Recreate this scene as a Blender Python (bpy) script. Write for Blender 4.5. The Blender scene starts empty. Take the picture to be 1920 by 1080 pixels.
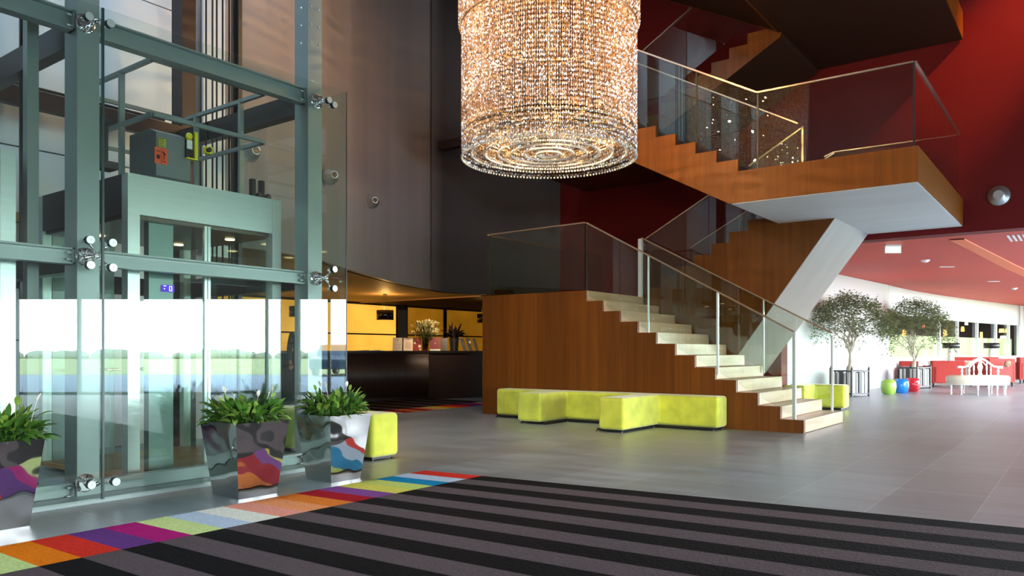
import bpy, math, random
from mathutils import Vector, Matrix, noise as mnoise
random.seed(7)
S = bpy.context.scene
COL = S.collection
# ------------------------------------------------------------------ camera
F_PX, HOR, HC, YAW = 1450.0, 659.0, 1.1, math.radians(36.8)
cd = bpy.data.cameras.new('camera'); cam = bpy.data.objects.new('camera', cd); COL.objects.link(cam)
cam.location = (0, 0, HC); cam.rotation_euler = (math.radians(90), 0, YAW)
cd.sensor_width = 36; cd.lens = F_PX / 1920 * 36; cd.shift_y = (HOR - 540) / 1920
cd.clip_end = 500
S.camera = cam
# ------------------------------------------------------------------ view
S.view_settings.view_transform = 'Standard'; S.view_settings.look = 'None'
S.view_settings.exposure = 0.0; S.view_settings.gamma = 1.0
S.view_settings.use_curve_mapping = False
S.cycles.use_denoising = True
S.cycles.max_bounces = 10; S.cycles.transparent_max_bounces = 40
S.cycles.sample_clamp_indirect = 6.0
S.cycles.caustics_reflective = False; S.cycles.caustics_refractive = False
# ------------------------------------------------------------------ sky and daylight
W = bpy.data.worlds.new('sky'); S.world = W; W.use_nodes = True
wn = W.node_tree; wn.nodes.clear()
wo = wn.nodes.new('ShaderNodeOutputWorld'); wb = wn.nodes.new('ShaderNodeBackground')
wt = wn.nodes.new('ShaderNodeTexCoord'); wsx = wn.nodes.new('ShaderNodeSeparateXYZ'); wr = wn.nodes.new('ShaderNodeValToRGB')
wn.links.new(wt.outputs['Generated'], wsx.inputs[0]); wn.links.new(wsx.outputs['Z'], wr.inputs[0])
wr.color_ramp.elements[0].position = 0.0; wr.color_ramp.elements[0].color = (0.88, 0.95, 1.0, 1)
wr.color_ramp.elements[1].position = 0.7; wr.color_ramp.elements[1].color = (0.62, 0.80, 1.0, 1)
wn.links.new(wr.outputs[0], wb.inputs[0]); wb.inputs[1].default_value = 24.0
wn.links.new(wb.outputs[0], wo.inputs[0])

def lamp(name, kind, loc, power, color, rot=(0, 0, 0), **kw):
    l = bpy.data.lights.new(name, kind); l.energy = power; l.color = color
    for k, v in kw.items():
        if k == 'portal': l.cycles.is_portal = True
        else: setattr(l, k, v)
    o = bpy.data.objects.new(name, l); COL.objects.link(o); o.location = loc; o.rotation_euler = rot
    return o
R = math.radians
# daylight portals in the openings (guide the sky light, give none of their own)
NX, NY = math.sin(YAW), math.cos(YAW)          # the entrance front stands square to this direction
EA, EB = Vector((13.0, 6.27, 0)), Vector((1.5, 14.88, 0))
lamp('entrance_portal', 'AREA', ((EA.x + EB.x) / 2 - .08, (EA.y + EB.y) / 2 - .1, 1.28), 1, (1, 1, 1), (R(90), 0, R(180) - YAW), shape='RECTANGLE', size=14.3, size_y=2.5, portal=1)
lamp('side_portal', 'AREA', (12.95, 1.1, 1.35), 1, (1, 1, 1), (0, R(90), 0), shape='RECTANGLE', size=2.6, size_y=10.2, portal=1)
lamp('lounge_portal', 'AREA', (2.35, 27.8, 1.55), 1, (1, 1, 1), (0, R(90), 0), shape='RECTANGLE', size=3.0, size_y=24.0, portal=1)
lamp('front_portal', 'AREA', (2.3, -5.9, 1.3), 1, (1, 1, 1), (R(90), 0, 0), shape='RECTANGLE', size=7.4, size_y=2.6, portal=1)  # portal of the added window behind the camera
lamp('rooflight_portal', 'AREA', (-7.1, 2.2, 10.35), 1, (1, 1, 1), (0, 0, 0), shape='RECTANGLE', size=1.5, size_y=6.0, portal=1)

def ray(x, y):
    a = (x - 960) / F_PX; c, s = math.cos(YAW), math.sin(YAW)
    return Vector((-s + a * c, c + a * s, (HOR - y) / F_PX))
def at(x, y, d): return Vector((0, 0, HC)) + ray(x, y) * d
def atx(x, y, X): r = ray(x, y); return Vector((0, 0, HC)) + r * (X / r.x)
def aty(x, y, Y): r = ray(x, y); return Vector((0, 0, HC)) + r * (Y / r.y)
def atz(x, y, z=0.0): r = ray(x, y); return Vector((0, 0, HC)) + r * ((z - HC) / r.z)

# ------------------------------------------------------------------ materials
def newmat(name):
    m = bpy.data.materials.new(name); m.use_nodes = True
    return m, m.node_tree, m.node_tree.nodes['Principled BSDF']
def N(nt, t, **kw):
    n = nt.nodes.new(t)
    for k, v in kw.items(): setattr(n, k, v)
    return n
def coords(nt, scale=(1, 1, 1), obj=True):
    tc = N(nt, 'ShaderNodeTexCoord'); mp = N(nt, 'ShaderNodeMapping'); mp.inputs['Scale'].default_value = scale
    nt.links.new(tc.outputs['Object'], mp.inputs[0]); return mp.outputs[0]
def mat(name, col, rough=0.5, metal=0.0, var=0.0, scale=(8, 8, 8), bump=0.0, spec=0.5, detail=4, sheen=0.0, emit=None, es=0.0, bscale=None):
    m, nt, p = newmat(name)
    p.inputs['Base Color'].default_value = (*col, 1); p.inputs['Roughness'].default_value = rough
    p.inputs['Metallic'].default_value = metal; p.inputs['Specular IOR Level'].default_value = spec
    if sheen: p.inputs['Sheen Weight'].default_value = sheen
    if emit: p.inputs['Emission Color'].default_value = (*emit, 1); p.inputs['Emission Strength'].default_value = es
    if var or bump:
        v = coords(nt, scale); n = N(nt, 'ShaderNodeTexNoise'); n.inputs['Scale'].default_value = 1; n.inputs['Detail'].default_value = detail
        nt.links.new(v, n.inputs[0])
        if var:
            r = N(nt, 'ShaderNodeValToRGB'); r.color_ramp.elements[0].position = .3; r.color_ramp.elements[1].position = .7
            r.color_ramp.elements[0].color = (*[max(0, c * (1 - var)) for c in col], 1)
            r.color_ramp.elements[1].color = (*[min(1, c * (1 + var)) for c in col], 1)
            nt.links.new(n.outputs[0], r.inputs[0]); nt.links.new(r.outputs[0], p.inputs['Base Color'])
        if bump:
            b = N(nt, 'ShaderNodeBump'); b.inputs['Strength'].default_value = bump; b.inputs['Distance'].default_value = 0.02
            nt.links.new(n.outputs[0], b.inputs['Height']); nt.links.new(b.outputs[0], p.inputs['Normal'])
    return m
def glassmat(name, tint, ior=1.5, rough=0.0, film=0.0):
    m, nt, p = newmat(name); nt.nodes.remove(p)
    out = nt.nodes['Material Output']
    t = N(nt, 'ShaderNodeBsdfTransparent'); t.inputs[0].default_value = (*tint, 1)
    g = N(nt, 'ShaderNodeBsdfGlossy'); g.inputs['Roughness'].default_value = rough; g.inputs['Color'].default_value = (1, 1, 1, 1)
    f = N(nt, 'ShaderNodeFresnel'); f.inputs[0].default_value = ior
    mx = N(nt, 'ShaderNodeMixShader')
    ge = N(nt, 'ShaderNodeNewGeometry'); mi = N(nt, 'ShaderNodeMapRange'); mi.inputs[3].default_value = ior; mi.inputs[4].default_value = 1 / ior
    nt.links.new(ge.outputs['Backfacing'], mi.inputs[0]); nt.links.new(mi.outputs[0], f.inputs[0])   # same surface reflectance entering and leaving the pane
    fo = f.outputs[0]
    if film:
        ad = N(nt, 'ShaderNodeMath', operation='ADD'); ad.inputs[1].default_value = film; ad.use_clamp = True
        nt.links.new(fo, ad.inputs[0]); fo = ad.outputs[0]
    nt.links.new(fo, mx.inputs[0]); nt.links.new(t.outputs[0], mx.inputs[1]); nt.links.new(g.outputs[0], mx.inputs[2])
    nt.links.new(mx.outputs[0], out.inputs[0]); return m
def emis(name, col, s):
    m, nt, p = newmat(name); nt.nodes.remove(p)
    e = N(nt, 'ShaderNodeEmission'); e.inputs[0].default_value = (*col, 1); e.inputs[1].default_value = s
    nt.links.new(e.outputs[0], nt.nodes['Material Output'].inputs[0]); return m
def woodmat(name, a, b, seam=0.0, rough=.38, axis='Z', gs=14):
    m, nt, p = newmat(name)
    sc = {'Z': (gs, gs, .55), 'X': (.8, gs, gs), 'Y': (gs, .8, gs)}[axis]
    v = coords(nt, sc); n = N(nt, 'ShaderNodeTexNoise'); n.inputs['Scale'].default_value = 1; n.inputs['Detail'].default_value = 5
    n.inputs['Distortion'].default_value = .6
    nt.links.new(v, n.inputs[0]); r = N(nt, 'ShaderNodeValToRGB')
    r.color_ramp.elements[0].position = .3; r.color_ramp.elements[1].position = .72
    r.color_ramp.elements[0].color = (*a, 1); r.color_ramp.elements[1].color = (*b, 1)
    nt.links.new(n.outputs[0], r.inputs[0]); col = r.outputs[0]
    if seam:
        # board to board difference and thin joints
        tc = N(nt, 'ShaderNodeTexCoord'); sx = N(nt, 'ShaderNodeSeparateXYZ'); nt.links.new(tc.outputs['Object'], sx.inputs[0])
        d = N(nt, 'ShaderNodeMath', operation='DIVIDE'); d.inputs[1].default_value = seam; nt.links.new(sx.outputs['X'], d.inputs[0])
        fl = N(nt, 'ShaderNodeMath', operation='FLOOR'); nt.links.new(d.outputs[0], fl.inputs[0])
        wn_ = N(nt, 'ShaderNodeTexWhiteNoise', noise_dimensions='1D'); nt.links.new(fl.outputs[0], wn_.inputs['W'])
        mr = N(nt, 'ShaderNodeMapRange'); mr.inputs[3].default_value = .8; mr.inputs[4].default_value = 1.2
        nt.links.new(wn_.outputs['Value'], mr.inputs[0])
        fr = N(nt, 'ShaderNodeMath', operation='FRACT'); nt.links.new(d.outputs[0], fr.inputs[0])
        lt = N(nt, 'ShaderNodeMath', operation='GREATER_THAN'); lt.inputs[1].default_value = .006; nt.links.new(fr.outputs[0], lt.inputs[0])
        mrl = N(nt, 'ShaderNodeMapRange'); mrl.inputs[3].default_value = .35; nt.links.new(lt.outputs[0], mrl.inputs[0])
        mu = N(nt, 'ShaderNodeMath', operation='MULTIPLY'); nt.links.new(mr.outputs[0], mu.inputs[0]); nt.links.new(mrl.outputs[0], mu.inputs[1])
        vm = N(nt, 'ShaderNodeVectorMath', operation='SCALE'); nt.links.new(col, vm.inputs[0]); nt.links.new(mu.outputs[0], vm.inputs['Scale'])
        col = vm.outputs[0]
    nt.links.new(col, p.inputs['Base Color']); p.inputs['Roughness'].default_value = rough; p.inputs['Specular IOR Level'].default_value = .25
    return m

M = {}
M['veneer'] = woodmat('dark_cherry_veneer', (.115, .034, .0035), (.17, .052, .0055), seam=.62, rough=.42)
M['veneer_plain'] = woodmat('cherry_veneer', (.20, .058, .004), (.28, .085, .008), rough=.42)
M['oak'] = woodmat('pale_oak', (.34, .22, .115), (.50, .35, .20), axis='Y', rough=.3, gs=10)
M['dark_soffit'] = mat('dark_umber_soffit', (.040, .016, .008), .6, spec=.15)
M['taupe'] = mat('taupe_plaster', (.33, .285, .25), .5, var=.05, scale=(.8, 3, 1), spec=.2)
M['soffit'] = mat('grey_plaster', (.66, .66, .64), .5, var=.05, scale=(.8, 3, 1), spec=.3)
M['steel_paint'] = mat('green_grey_steel', (.25, .31, .29), .34, metal=.25, var=.05, scale=(1, 1, 1))
M['dark_steel'] = mat('dark_steel', (.045, .045, .042), .35, metal=.5)
M['brown_steel'] = mat('oxide_steel', (.035, .020, .018), .45, metal=.3)
M['stainless'] = mat('brushed_stainless', (.58, .68, .63), .28, metal=.45, var=.04, scale=(2, 2, 60))
M['chrome'] = mat('polished_steel', (.86, .86, .85), .07, metal=1.0)
M['rail'] = mat('bronze_handrail', (.62, .44, .31), .26, metal=.9)
M['glass'] = glassmat('clear_lift_glass', (.93, .975, .955), 1.5)
M['glass_rail'] = glassmat('balustrade_glass', (.90, .94, .90), 1.5)
M['glass_edge'] = mat('glass_edge', (.55, .75, .70), .15, spec=.8)
M['lime'] = mat('lime_velvet', (.62, .66, .05), .8, var=.16, scale=(5, 5, 5), bump=.25, sheen=.5)
M['red_paint'] = mat('red_wall_paint', (.15, .007, .0065), .6, spec=.2, var=.03, scale=(.6, .6, .6))
M['red_ceiling'] = mat('coral_ceiling_paint', (.56, .085, .062), .6, spec=.15)
M['orange_paint'] = mat('orange_stripe', (.75, .14, .04), .5)
M['grey_wall'] = mat('warm_grey_plaster', (.40, .34, .32), .5, var=.10, scale=(1.2, 1.2, .12), detail=2, spec=.25)
M['char_wall'] = mat('charcoal_plaster', (.13, .112, .108), .55, var=.1, scale=(1, 1, .2), spec=.2)
M['white_wall'] = mat('white_paint', (.86, .86, .84), .6)
M['white_panel'] = mat('white_cladding', (.72, .77, .79), .35)
M['black'] = mat('black_lacquer', (.012, .011, .011), .35)
M['counter'] = mat('wenge', (.017, .010, .009), .4)
M['white_lac'] = mat('white_lacquer', (.80, .79, .74), .3)
M['red_fab'] = mat('red_upholstery', (.34, .016, .007), .8, sheen=.3)
M['leaf'] = mat('glossy_leaf', (.055, .15, .018), .4, var=.5, scale=(9, 9, 9))
M['leaf_light'] = mat('young_leaf', (.20, .33, .05), .4, var=.3, scale=(9, 9, 9))
M['tree_leaf'] = mat('small_tree_leaf', (.17, .20, .08), .55, var=.45, scale=(3, 3, 3))
M['bark'] = mat('pale_bark', (.42, .38, .28), .8, var=.3, scale=(12, 12, 3))
M['spathe'] = mat('white_flower', (.82, .84, .70), .5)
M['soil'] = mat('soil', (.03, .02, .015), .9)
M['mirror'] = mat('mirror_steel', (.80, .80, .80), .035, metal=1.0)
# hand-beaten mirror: very slow waves
def wavy():
    m, nt, p = newmat('wavy_mirror_steel'); p.inputs['Base Color'].default_value = (.78, .78, .77, 1)
    p.inputs['Metallic'].default_value = 1; p.inputs['Roughness'].default_value = .05
    n = N(nt, 'ShaderNodeTexNoise'); n.inputs['Scale'].default_value = 3.2; n.inputs['Detail'].default_value = 1.0
    nt.links.new(coords(nt), n.inputs[0]); b = N(nt, 'ShaderNodeBump'); b.inputs['Strength'].default_value = .55; b.inputs['Distance'].default_value = .05
    nt.links.new(n.outputs[0], b.inputs['Height']); nt.links.new(b.outputs[0], p.inputs['Normal']); return m
M['wavy'] = wavy()

def floormat():
    m, nt, p = newmat('grey_porcelain_tiles')
    v = coords(nt, (1, 1, 1))
    mp = N(nt, 'ShaderNodeMapping'); mp.inputs['Rotation'].default_value = (0, 0, R(90)); nt.links.new(v, mp.inputs[0])
    br = N(nt, 'ShaderNodeTexBrick'); br.inputs['Scale'].default_value = 1
    br.inputs['Brick Width'].default_value = 1.24; br.inputs['Row Height'].default_value = .62
    br.inputs['Mortar Size'].default_value = .003; br.inputs['Bias'].default_value = 0
    br.inputs['Color1'].default_value = (.225, .25, .265, 1); br.inputs['Color2'].default_value = (.285, .318, .335, 1)
    br.inputs['Mortar'].default_value = (.46, .45, .43, 1)
    nt.links.new(mp.outputs[0], br.inputs[0])
    v2 = coords(nt, (1.1, 5.5, 1)); n = N(nt, 'ShaderNodeTexNoise'); n.inputs['Scale'].default_value = 1; n.inputs['Detail'].default_value = 6
    nt.links.new(v2, n.inputs[0]); mr = N(nt, 'ShaderNodeMapRange'); mr.inputs[1].default_value = .3; mr.inputs[2].default_value = .7
    mr.inputs[3].default_value = .78; mr.inputs[4].default_value = 1.2; nt.links.new(n.outputs[0], mr.inputs[0])
    vm = N(nt, 'ShaderNodeVectorMath', operation='SCALE'); nt.links.new(br.outputs[0], vm.inputs[0]); nt.links.new(mr.outputs[0], vm.inputs['Scale'])
    nt.links.new(vm.outputs[0], p.inputs['Base Color'])
    mr2 = N(nt, 'ShaderNodeMapRange'); mr2.inputs[3].default_value = .24; mr2.inputs[4].default_value = .42; nt.links.new(n.outputs[0], mr2.inputs[0])
    nt.links.new(mr2.outputs[0], p.inputs['Roughness'])
    return m
M['tiles'] = floormat()

# ------------------------------------------------------------------ mesh helpers
class MB:
    def __init__(s): s.v = []; s.f = []; s.m = []; s.sm = []; s.cur = 0; s.smooth = False
    def add(s, vs, fs):
        o = len(s.v); s.v += [tuple(x) for x in vs]
        for f in fs: s.f.append(tuple(i + o for i in f)); s.m.append(s.cur); s.sm.append(s.smooth)
    def box(s, x0, x1, y0, y1, z0, z1):
        x0, x1 = sorted((x0, x1)); y0, y1 = sorted((y0, y1)); z0, z1 = sorted((z0, z1))
        s.add([(x0, y0, z0), (x1, y0, z0), (x1, y1, z0), (x0, y1, z0), (x0, y0, z1), (x1, y0, z1), (x1, y1, z1), (x0, y1, z1)],
              [(0, 3, 2, 1), (4, 5, 6, 7), (0, 1, 5, 4), (1, 2, 6, 5), (2, 3, 7, 6), (3, 0, 4, 7)])
    def bar(s, a, b, w, h, up=(0, 0, 1)):
        a = Vector(a); b = Vector(b); d = (b - a).normalized(); u = Vector(up)
        if abs(d.dot(u)) > .98: u = Vector((1, 0, 0))
        r = d.cross(u).normalized(); u = r.cross(d).normalized()
        vs = [p + r * (i * w / 2) + u * (j * h / 2) for p in (a, b) for i, j in ((-1, -1), (1, -1), (1, 1), (-1, 1))]
        s.add(vs, [(0, 1, 2, 3), (7, 6, 5, 4), (0, 4, 5, 1), (1, 5, 6, 2), (2, 6, 7, 3), (3, 7, 4, 0)])
    def tube(s, pts, rad, n=8, caps=True):
        pts = [Vector(p) for p in pts]; k = len(pts); rr = rad if isinstance(rad, (list, tuple)) else [rad] * k
        o = len(s.v); prev = None; vs = []
        for i, p in enumerate(pts):
            d = (pts[min(i + 1, k - 1)] - pts[max(i - 1, 0)]).normalized()
            if prev is None:
                a = Vector((0, 0, 1)) if abs(d.z) < .9 else Vector((1, 0, 0)); u = d.cross(a).normalized()
            else: u = (prev - d * prev.dot(d)).normalized()
            prev = u; w = d.cross(u)
            vs += [p + (u * math.cos(2 * math.pi * j / n) + w * math.sin(2 * math.pi * j / n)) * rr[i] for j in range(n)]
        fs = [(i * n + j, i * n + (j + 1) % n, (i + 1) * n + (j + 1) % n, (i + 1) * n + j) for i in range(k - 1) for j in range(n)]
        if caps: fs += [tuple(range(n))[::-1], tuple((k - 1) * n + j for j in range(n))]
        t = s.smooth; s.smooth = True; s.add(vs, fs); s.smooth = t
    def lathe(s, prof, c=(0, 0, 0), n=24, axis=(0, 0, 1), smooth=True, sx=1, sy=1):
        ax = Vector(axis).normalized(); q = Vector((0, 0, 1)).rotation_difference(ax); c = Vector(c); vs = []; m = len(prof)
        for r_, z in prof:
            for j in range(n):
                a = 2 * math.pi * j / n; vs.append(c + q @ Vector((r_ * sx * math.cos(a), r_ * sy * math.sin(a), z)))
        fs = [(i * n + j, i * n + (j + 1) % n, (i + 1) * n + (j + 1) % n, (i + 1) * n + j) for i in range(m - 1) for j in range(n)]
        t = s.smooth; s.smooth = smooth; s.add(vs, fs); s.smooth = t
        if prof[0][0] > 1e-4: s.add([vs[j] for j in range(n)], [tuple(range(n))[::-1]])
        if prof[-1][0] > 1e-4: s.add([vs[(m - 1) * n + j] for j in range(n)], [tuple(range(n))])
    def prism(s, poly, y0, y1):       # poly in XZ extruded along Y
        n = len(poly); vs = [(x, y0, z) for x, z in poly] + [(x, y1, z) for x, z in poly]
        s.add(vs, [tuple(range(n)), tuple(range(2 * n - 1, n - 1, -1))] + [(i, i + n, (i + 1) % n + n, (i + 1) % n) for i in range(n)])
    def slab(s, poly, z0, z1):        # poly in XY
        n = len(poly); vs = [(x, y, z0) for x, y in poly] + [(x, y, z1) for x, y in poly]
        s.add(vs, [tuple(range(n))[::-1], tuple(range(n, 2 * n))] + [(i, (i + 1) % n, (i + 1) % n + n, i + n) for i in range(n)])
    def sphere(s, c, r_, n=12, m=8, sc=(1, 1, 1)):
        c = Vector(c); vs = [c + Vector((0, 0, -r_ * sc[2]))]
        for i in range(1, m):
            t = math.pi * i / m
            for j in range(n):
                a = 2 * math.pi * j / n
                vs.append(c + Vector((r_ * math.sin(t) * math.cos(a) * sc[0], r_ * math.sin(t) * math.sin(a) * sc[1], -r_ * math.cos(t) * sc[2])))
        vs.append(c + Vector((0, 0, r_ * sc[2])))
        fs = [(0, 1 + (j + 1) % n, 1 + j) for j in range(n)]
        for i in range(m - 2):
            fs += [(1 + i * n + j, 1 + i * n + (j + 1) % n, 1 + (i + 1) * n + (j + 1) % n, 1 + (i + 1) * n + j) for j in range(n)]
        e = len(vs) - 1; b = 1 + (m - 2) * n
        fs += [(e, b + j, b + (j + 1) % n) for j in range(n)]
        t = s.smooth; s.smooth = True; s.add(vs, fs); s.smooth = t
    def build(s, name, mats, parent=None, bevel=0, seg=2, label=None, kind=None, base=None, subsurf=0, solid=0):
        me = bpy.data.meshes.new(name)
        vs = s.v
        if base is not None: vs = [tuple(Vector(v) - Vector(base)) for v in vs]
        me.from_pydata(vs, [], s.f)
        if not isinstance(mats, (list, tuple)): mats = [mats]
        for q in mats: me.materials.append(q)
        for p, mi, sm in zip(me.polygons, s.m, s.sm): p.material_index = mi; p.use_smooth = sm
        me.update(); o = bpy.data.objects.new(name, me); COL.objects.link(o)
        if parent is not None:
            o.parent = parent
            if base is None: o.matrix_parent_inverse = Matrix.Identity(4); o.location = -Vector(parent.location) if not parent.get('_local') else (0, 0, 0)
        if base is not None and parent is None: o.location = base
        if bevel:
            b = o.modifiers.new('bevel', 'BEVEL'); b.width = bevel; b.segments = seg; b.limit_method = 'ANGLE'
        if subsurf:
            b = o.modifiers.new('sub', 'SUBSURF'); b.levels = b.render_levels = subsurf
        if solid:
            b = o.modifiers.new('solid', 'SOLIDIFY'); b.thickness = solid
        if label: o['label'] = label
        if kind: o['kind'] = kind
        return o
def thing(name, label, cat, loc=(0, 0, 0), rz=0, group=None, local=False):
    o = bpy.data.objects.new(name, None); COL.objects.link(o); o.location = loc; o.rotation_euler = (0, 0, rz); o.empty_display_size = .1
    o['label'] = label; o['category'] = cat
    if group: o['group'] = group
    if local or rz: LOCAL.add(o.name)
    return o
LOCAL = set()
def tag(o, label, cat, group=None, kind=None):
    o['label'] = label; o['category'] = cat
    if group: o['group'] = group
    if kind: o['kind'] = kind
    return o
def part(name, mb, mats, parent, **kw):
    """mesh given in world coordinates unless parent was made local"""
    o = mb.build(name, mats, None, **kw)
    o.parent = parent
    root = parent
    while root.parent: root = root.parent
    if root.name in LOCAL: o.location = (0, 0, 0)
    elif parent.parent is None: o.location = -Vector(parent.location)
    else: o.location = (0, 0, 0)
    return o
def struct(name, mb, mats, **kw): return mb.build(name, mats, kind='structure', **kw)
def copy_tree(o, parent=None):
    c = o.copy(); COL.objects.link(c); c.parent = parent
    for ch in list(o.children): copy_tree(ch, c)
    if o.name in LOCAL: LOCAL.add(c.name)
    return c
#@@SETTING
# ================================================================== SETTING
b = MB(); fp = [(-22, -6.2), (13, -6.2), (13, 6.27), (1.5, 14.88), (2.4, 15.4), (2.4, 66), (-22, 66)]
b.slab(fp, -.2, 0)
struct('floor', b, M['tiles'])
# outdoors
def band(d0, d1, t0, t1):
    o = Vector((2 * -5.73, 0)); n_ = Vector((NX, NY)); t_ = Vector((NY, -NX))
    return [tuple(o + n_ * d0 + t_ * t0), tuple(o + n_ * d0 + t_ * t1), tuple(o + n_ * d1 + t_ * t1), tuple(o + n_ * d1 + t_ * t0)]
b = MB(); b.slab(band(19.9, 37, -12, 60), -.12, -.02); b.slab(band(-10, 19.9, 30.4, 60), -.12, -.02)
struct('asphalt_forecourt', b, mat('asphalt', (.24, .29, .35), .8, var=.1))  # asphalt colour lifted too, in place of outdoor sun
b = MB(); b.slab(band(37, 170, -100, 120), -.14, -.01); b.slab(band(19.9, 37, -60, -12), -.14, -.01)
struct('lawn', b, mat('lawn_grass', (.42, .47, .20), .9, var=.25, scale=(.3, .3, .3)))  # grass colour paled to stand in for sunlight
b = MB(); b.slab([(-30, -60), (27, -60), (27, -6.2), (-30, -6.2)], -.14, -.02)
struct('front_terrace', b, mat('pale_paving', (.30, .30, .29), .8))
rt = random.Random(3); b = MB()
for i in range(60):
    q_ = band(120 + rt.uniform(-3, 3), 121, -60 + i * 2.6, 0)[0]; b.sphere((q_[0], q_[1], .3), rt.uniform(.8, 1.6), 8, 5, (1.6, 1.6, .8))
struct('distant_hedge', b, mat('hedge_green', (.34, .38, .26), .9))

# grey curved wall over the reception
wallpts = [(-9.0, 5.18), (-8.83, 5.9), (-8.86, 6.6), (-9.15, 7.5), (-9.75, 8.55), (-10.5, 9.95), (-11.15, 11.35), (-11.5, 12.45)]
def ribbon(pts, z0, z1, th=.12, b=None, z0f=None, z1f=None):
    b = b or MB()
    for i in range(len(pts) - 1):
        (x0, y0), (x1, y1) = pts[i], pts[i + 1]; d = Vector((x1 - x0, y1 - y0, 0)).normalized(); n = Vector((-d.y, d.x, 0)) * th
        a = z0f(i) if z0f else z0; c = z0f(i + 1) if z0f else z0
        b.add([(x0, y0, z0), (x1, y1, z0), (x1 + n.x, y1 + n.y, z0), (x0 + n.x, y0 + n.y, z0),
               (x0, y0, z1), (x1, y1, z1), (x1 + n.x, y1 + n.y, z1), (x0 + n.x, y0 + n.y, z1)],
              [(0, 3, 2, 1), (4, 5, 6, 7), (0, 1, 5, 4), (1, 2, 6, 5), (2, 3, 7, 6), (3, 0, 4, 7)])
    return b
def smooth_curve(p, k=6):
    out = []; n = len(p)
    for i in range(n - 1):
        a, b_, c, d = [Vector((*p[j], 0)) for j in (max(i - 1, 0), i, i + 1, min(i + 2, n - 1))]
        for t in range(k):
            t /= k; q = .5 * ((2 * b_) + (c - a) * t + (2 * a - 5 * b_ + 4 * c - d) * t * t + (-a + 3 * b_ - 3 * c + d) * t ** 3); out.append((q.x, q.y))
    out.append(tuple(p[-1])); return out
ZC = 2.45
def sheet(pts, z0, z1, off=.15):
    """a smooth shaded wall of real thickness along a curve"""
    b = MB(); n = len(pts); vs = []
    nr = []
    for i in range(n):
        a = Vector((*pts[max(i - 1, 0)], 0)); c = Vector((*pts[min(i + 1, n - 1)], 0)); d = (c - a).normalized(); nr.append(Vector((-d.y, d.x, 0)))
    for q in (0, 1):
        for (x, y), m_ in zip(pts, nr):
            for z in (z0, z1): vs.append((x + m_.x * off * q, y + m_.y * off * q, z))
    f = lambda q, i, k: q * 2 * n + i * 2 + k
    fs = []
    for i in range(n - 1):
        fs += [(f(0, i, 0), f(0, i + 1, 0), f(0, i + 1, 1), f(0, i, 1)), (f(1, i + 1, 0), f(1, i, 0), f(1, i, 1), f(1, i + 1, 1)),
               (f(0, i, 0), f(1, i, 0), f(1, i + 1, 0), f(0, i + 1, 0)), (f(0, i, 1), f(0, i + 1, 1), f(1, i + 1, 1), f(1, i, 1))]
    fs += [(f(0, 0, 0), f(0, 0, 1), f(1, 0, 1), f(1, 0, 0)), (f(0, n - 1, 0), f(1, n - 1, 0), f(1, n - 1, 1), f(0, n - 1, 1))]
    b.add(vs, fs)
    for i in range((n - 1) * 4): b.sm[i] = (i % 4) < 2
    return b
TOP = 10.4
struct('wall_left', sheet(smooth_curve(wallpts), ZC, TOP), M['grey_wall'])
struct('wall_back_left', sheet([(-11.5, 12.45), (-11.75, 13.1), (-11.62, 14.2), (-11.0, 14.75), (-9.75, 14.88)], ZC, TOP), M['char_wall'])
# white cladding behind the lift shaft, with joints every metre
b = MB()
for i in range(9):
    y1 = 5.12 - i * 1.04
    for z0 in (-.0, 1.22, 3.25, 5.27, 7.3, 9.3):
        b.box(-9.06, -9.0, y1 - 1.03, y1 - .01, z0 + .006, {-.0: 1.21, 1.22: 3.24, 3.25: 5.26, 5.27: 7.29, 7.3: 9.29, 9.3: 10.4}[z0])
struct('wall_behind_lift', b, M['white_panel'])
b = MB(); b.box(-9.3, -9.07, -6, 5.14, 0, TOP); struct('wall_lift_core', b, M['char_wall'])
# red wall with the lounge opening
b = MB(); b.box(-9.75, 1.6, 14.88, 15.25, 3.09, TOP); struct('wall_back', b, M['red_paint'])
b = MB(); b.box(-9.75, -4.72, 14.88, 15.25, 0, 3.09); struct('wall_back_lower', b, M['red_paint'])
# reception: ceiling, dark ceiling, backlit rear wall
b = MB(); b.slab([(-16.2, 3.0), (-8.9, 3.0)] + [(x - .1, y) for x, y in smooth_curve(wallpts)] + [(-11.75, 13.1), (-11.7, 14.45), (-16.2, 14.45)], ZC + .0, ZC + .1)
struct('ceiling_reception', b, mat('reception_ceiling', (.36, .24, .12), .6, spec=.25))
b = MB(); b.slab([(-16.2, 14.45), (-11.0, 14.45), (-11.0, 14.88), (-16.2, 14.88)], ZC - .02, ZC + .1)
b.slab([(-18, 14.88), (-9.75, 14.88), (-9.75, 18), (-18, 18)], ZC - .02, ZC + .1)
struct('ceiling_alcove', b, mat('alcove_ceiling', (.03, .012, .006), .7, spec=.05))  # dark colour stands for the pendant light missing here
b = MB(); b.box(-16.3, -16.05, 3, 19, 0, 2.6); struct('wall_reception_rear', b, mat('wenge_wall', (.03, .018, .012), .4))
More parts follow.
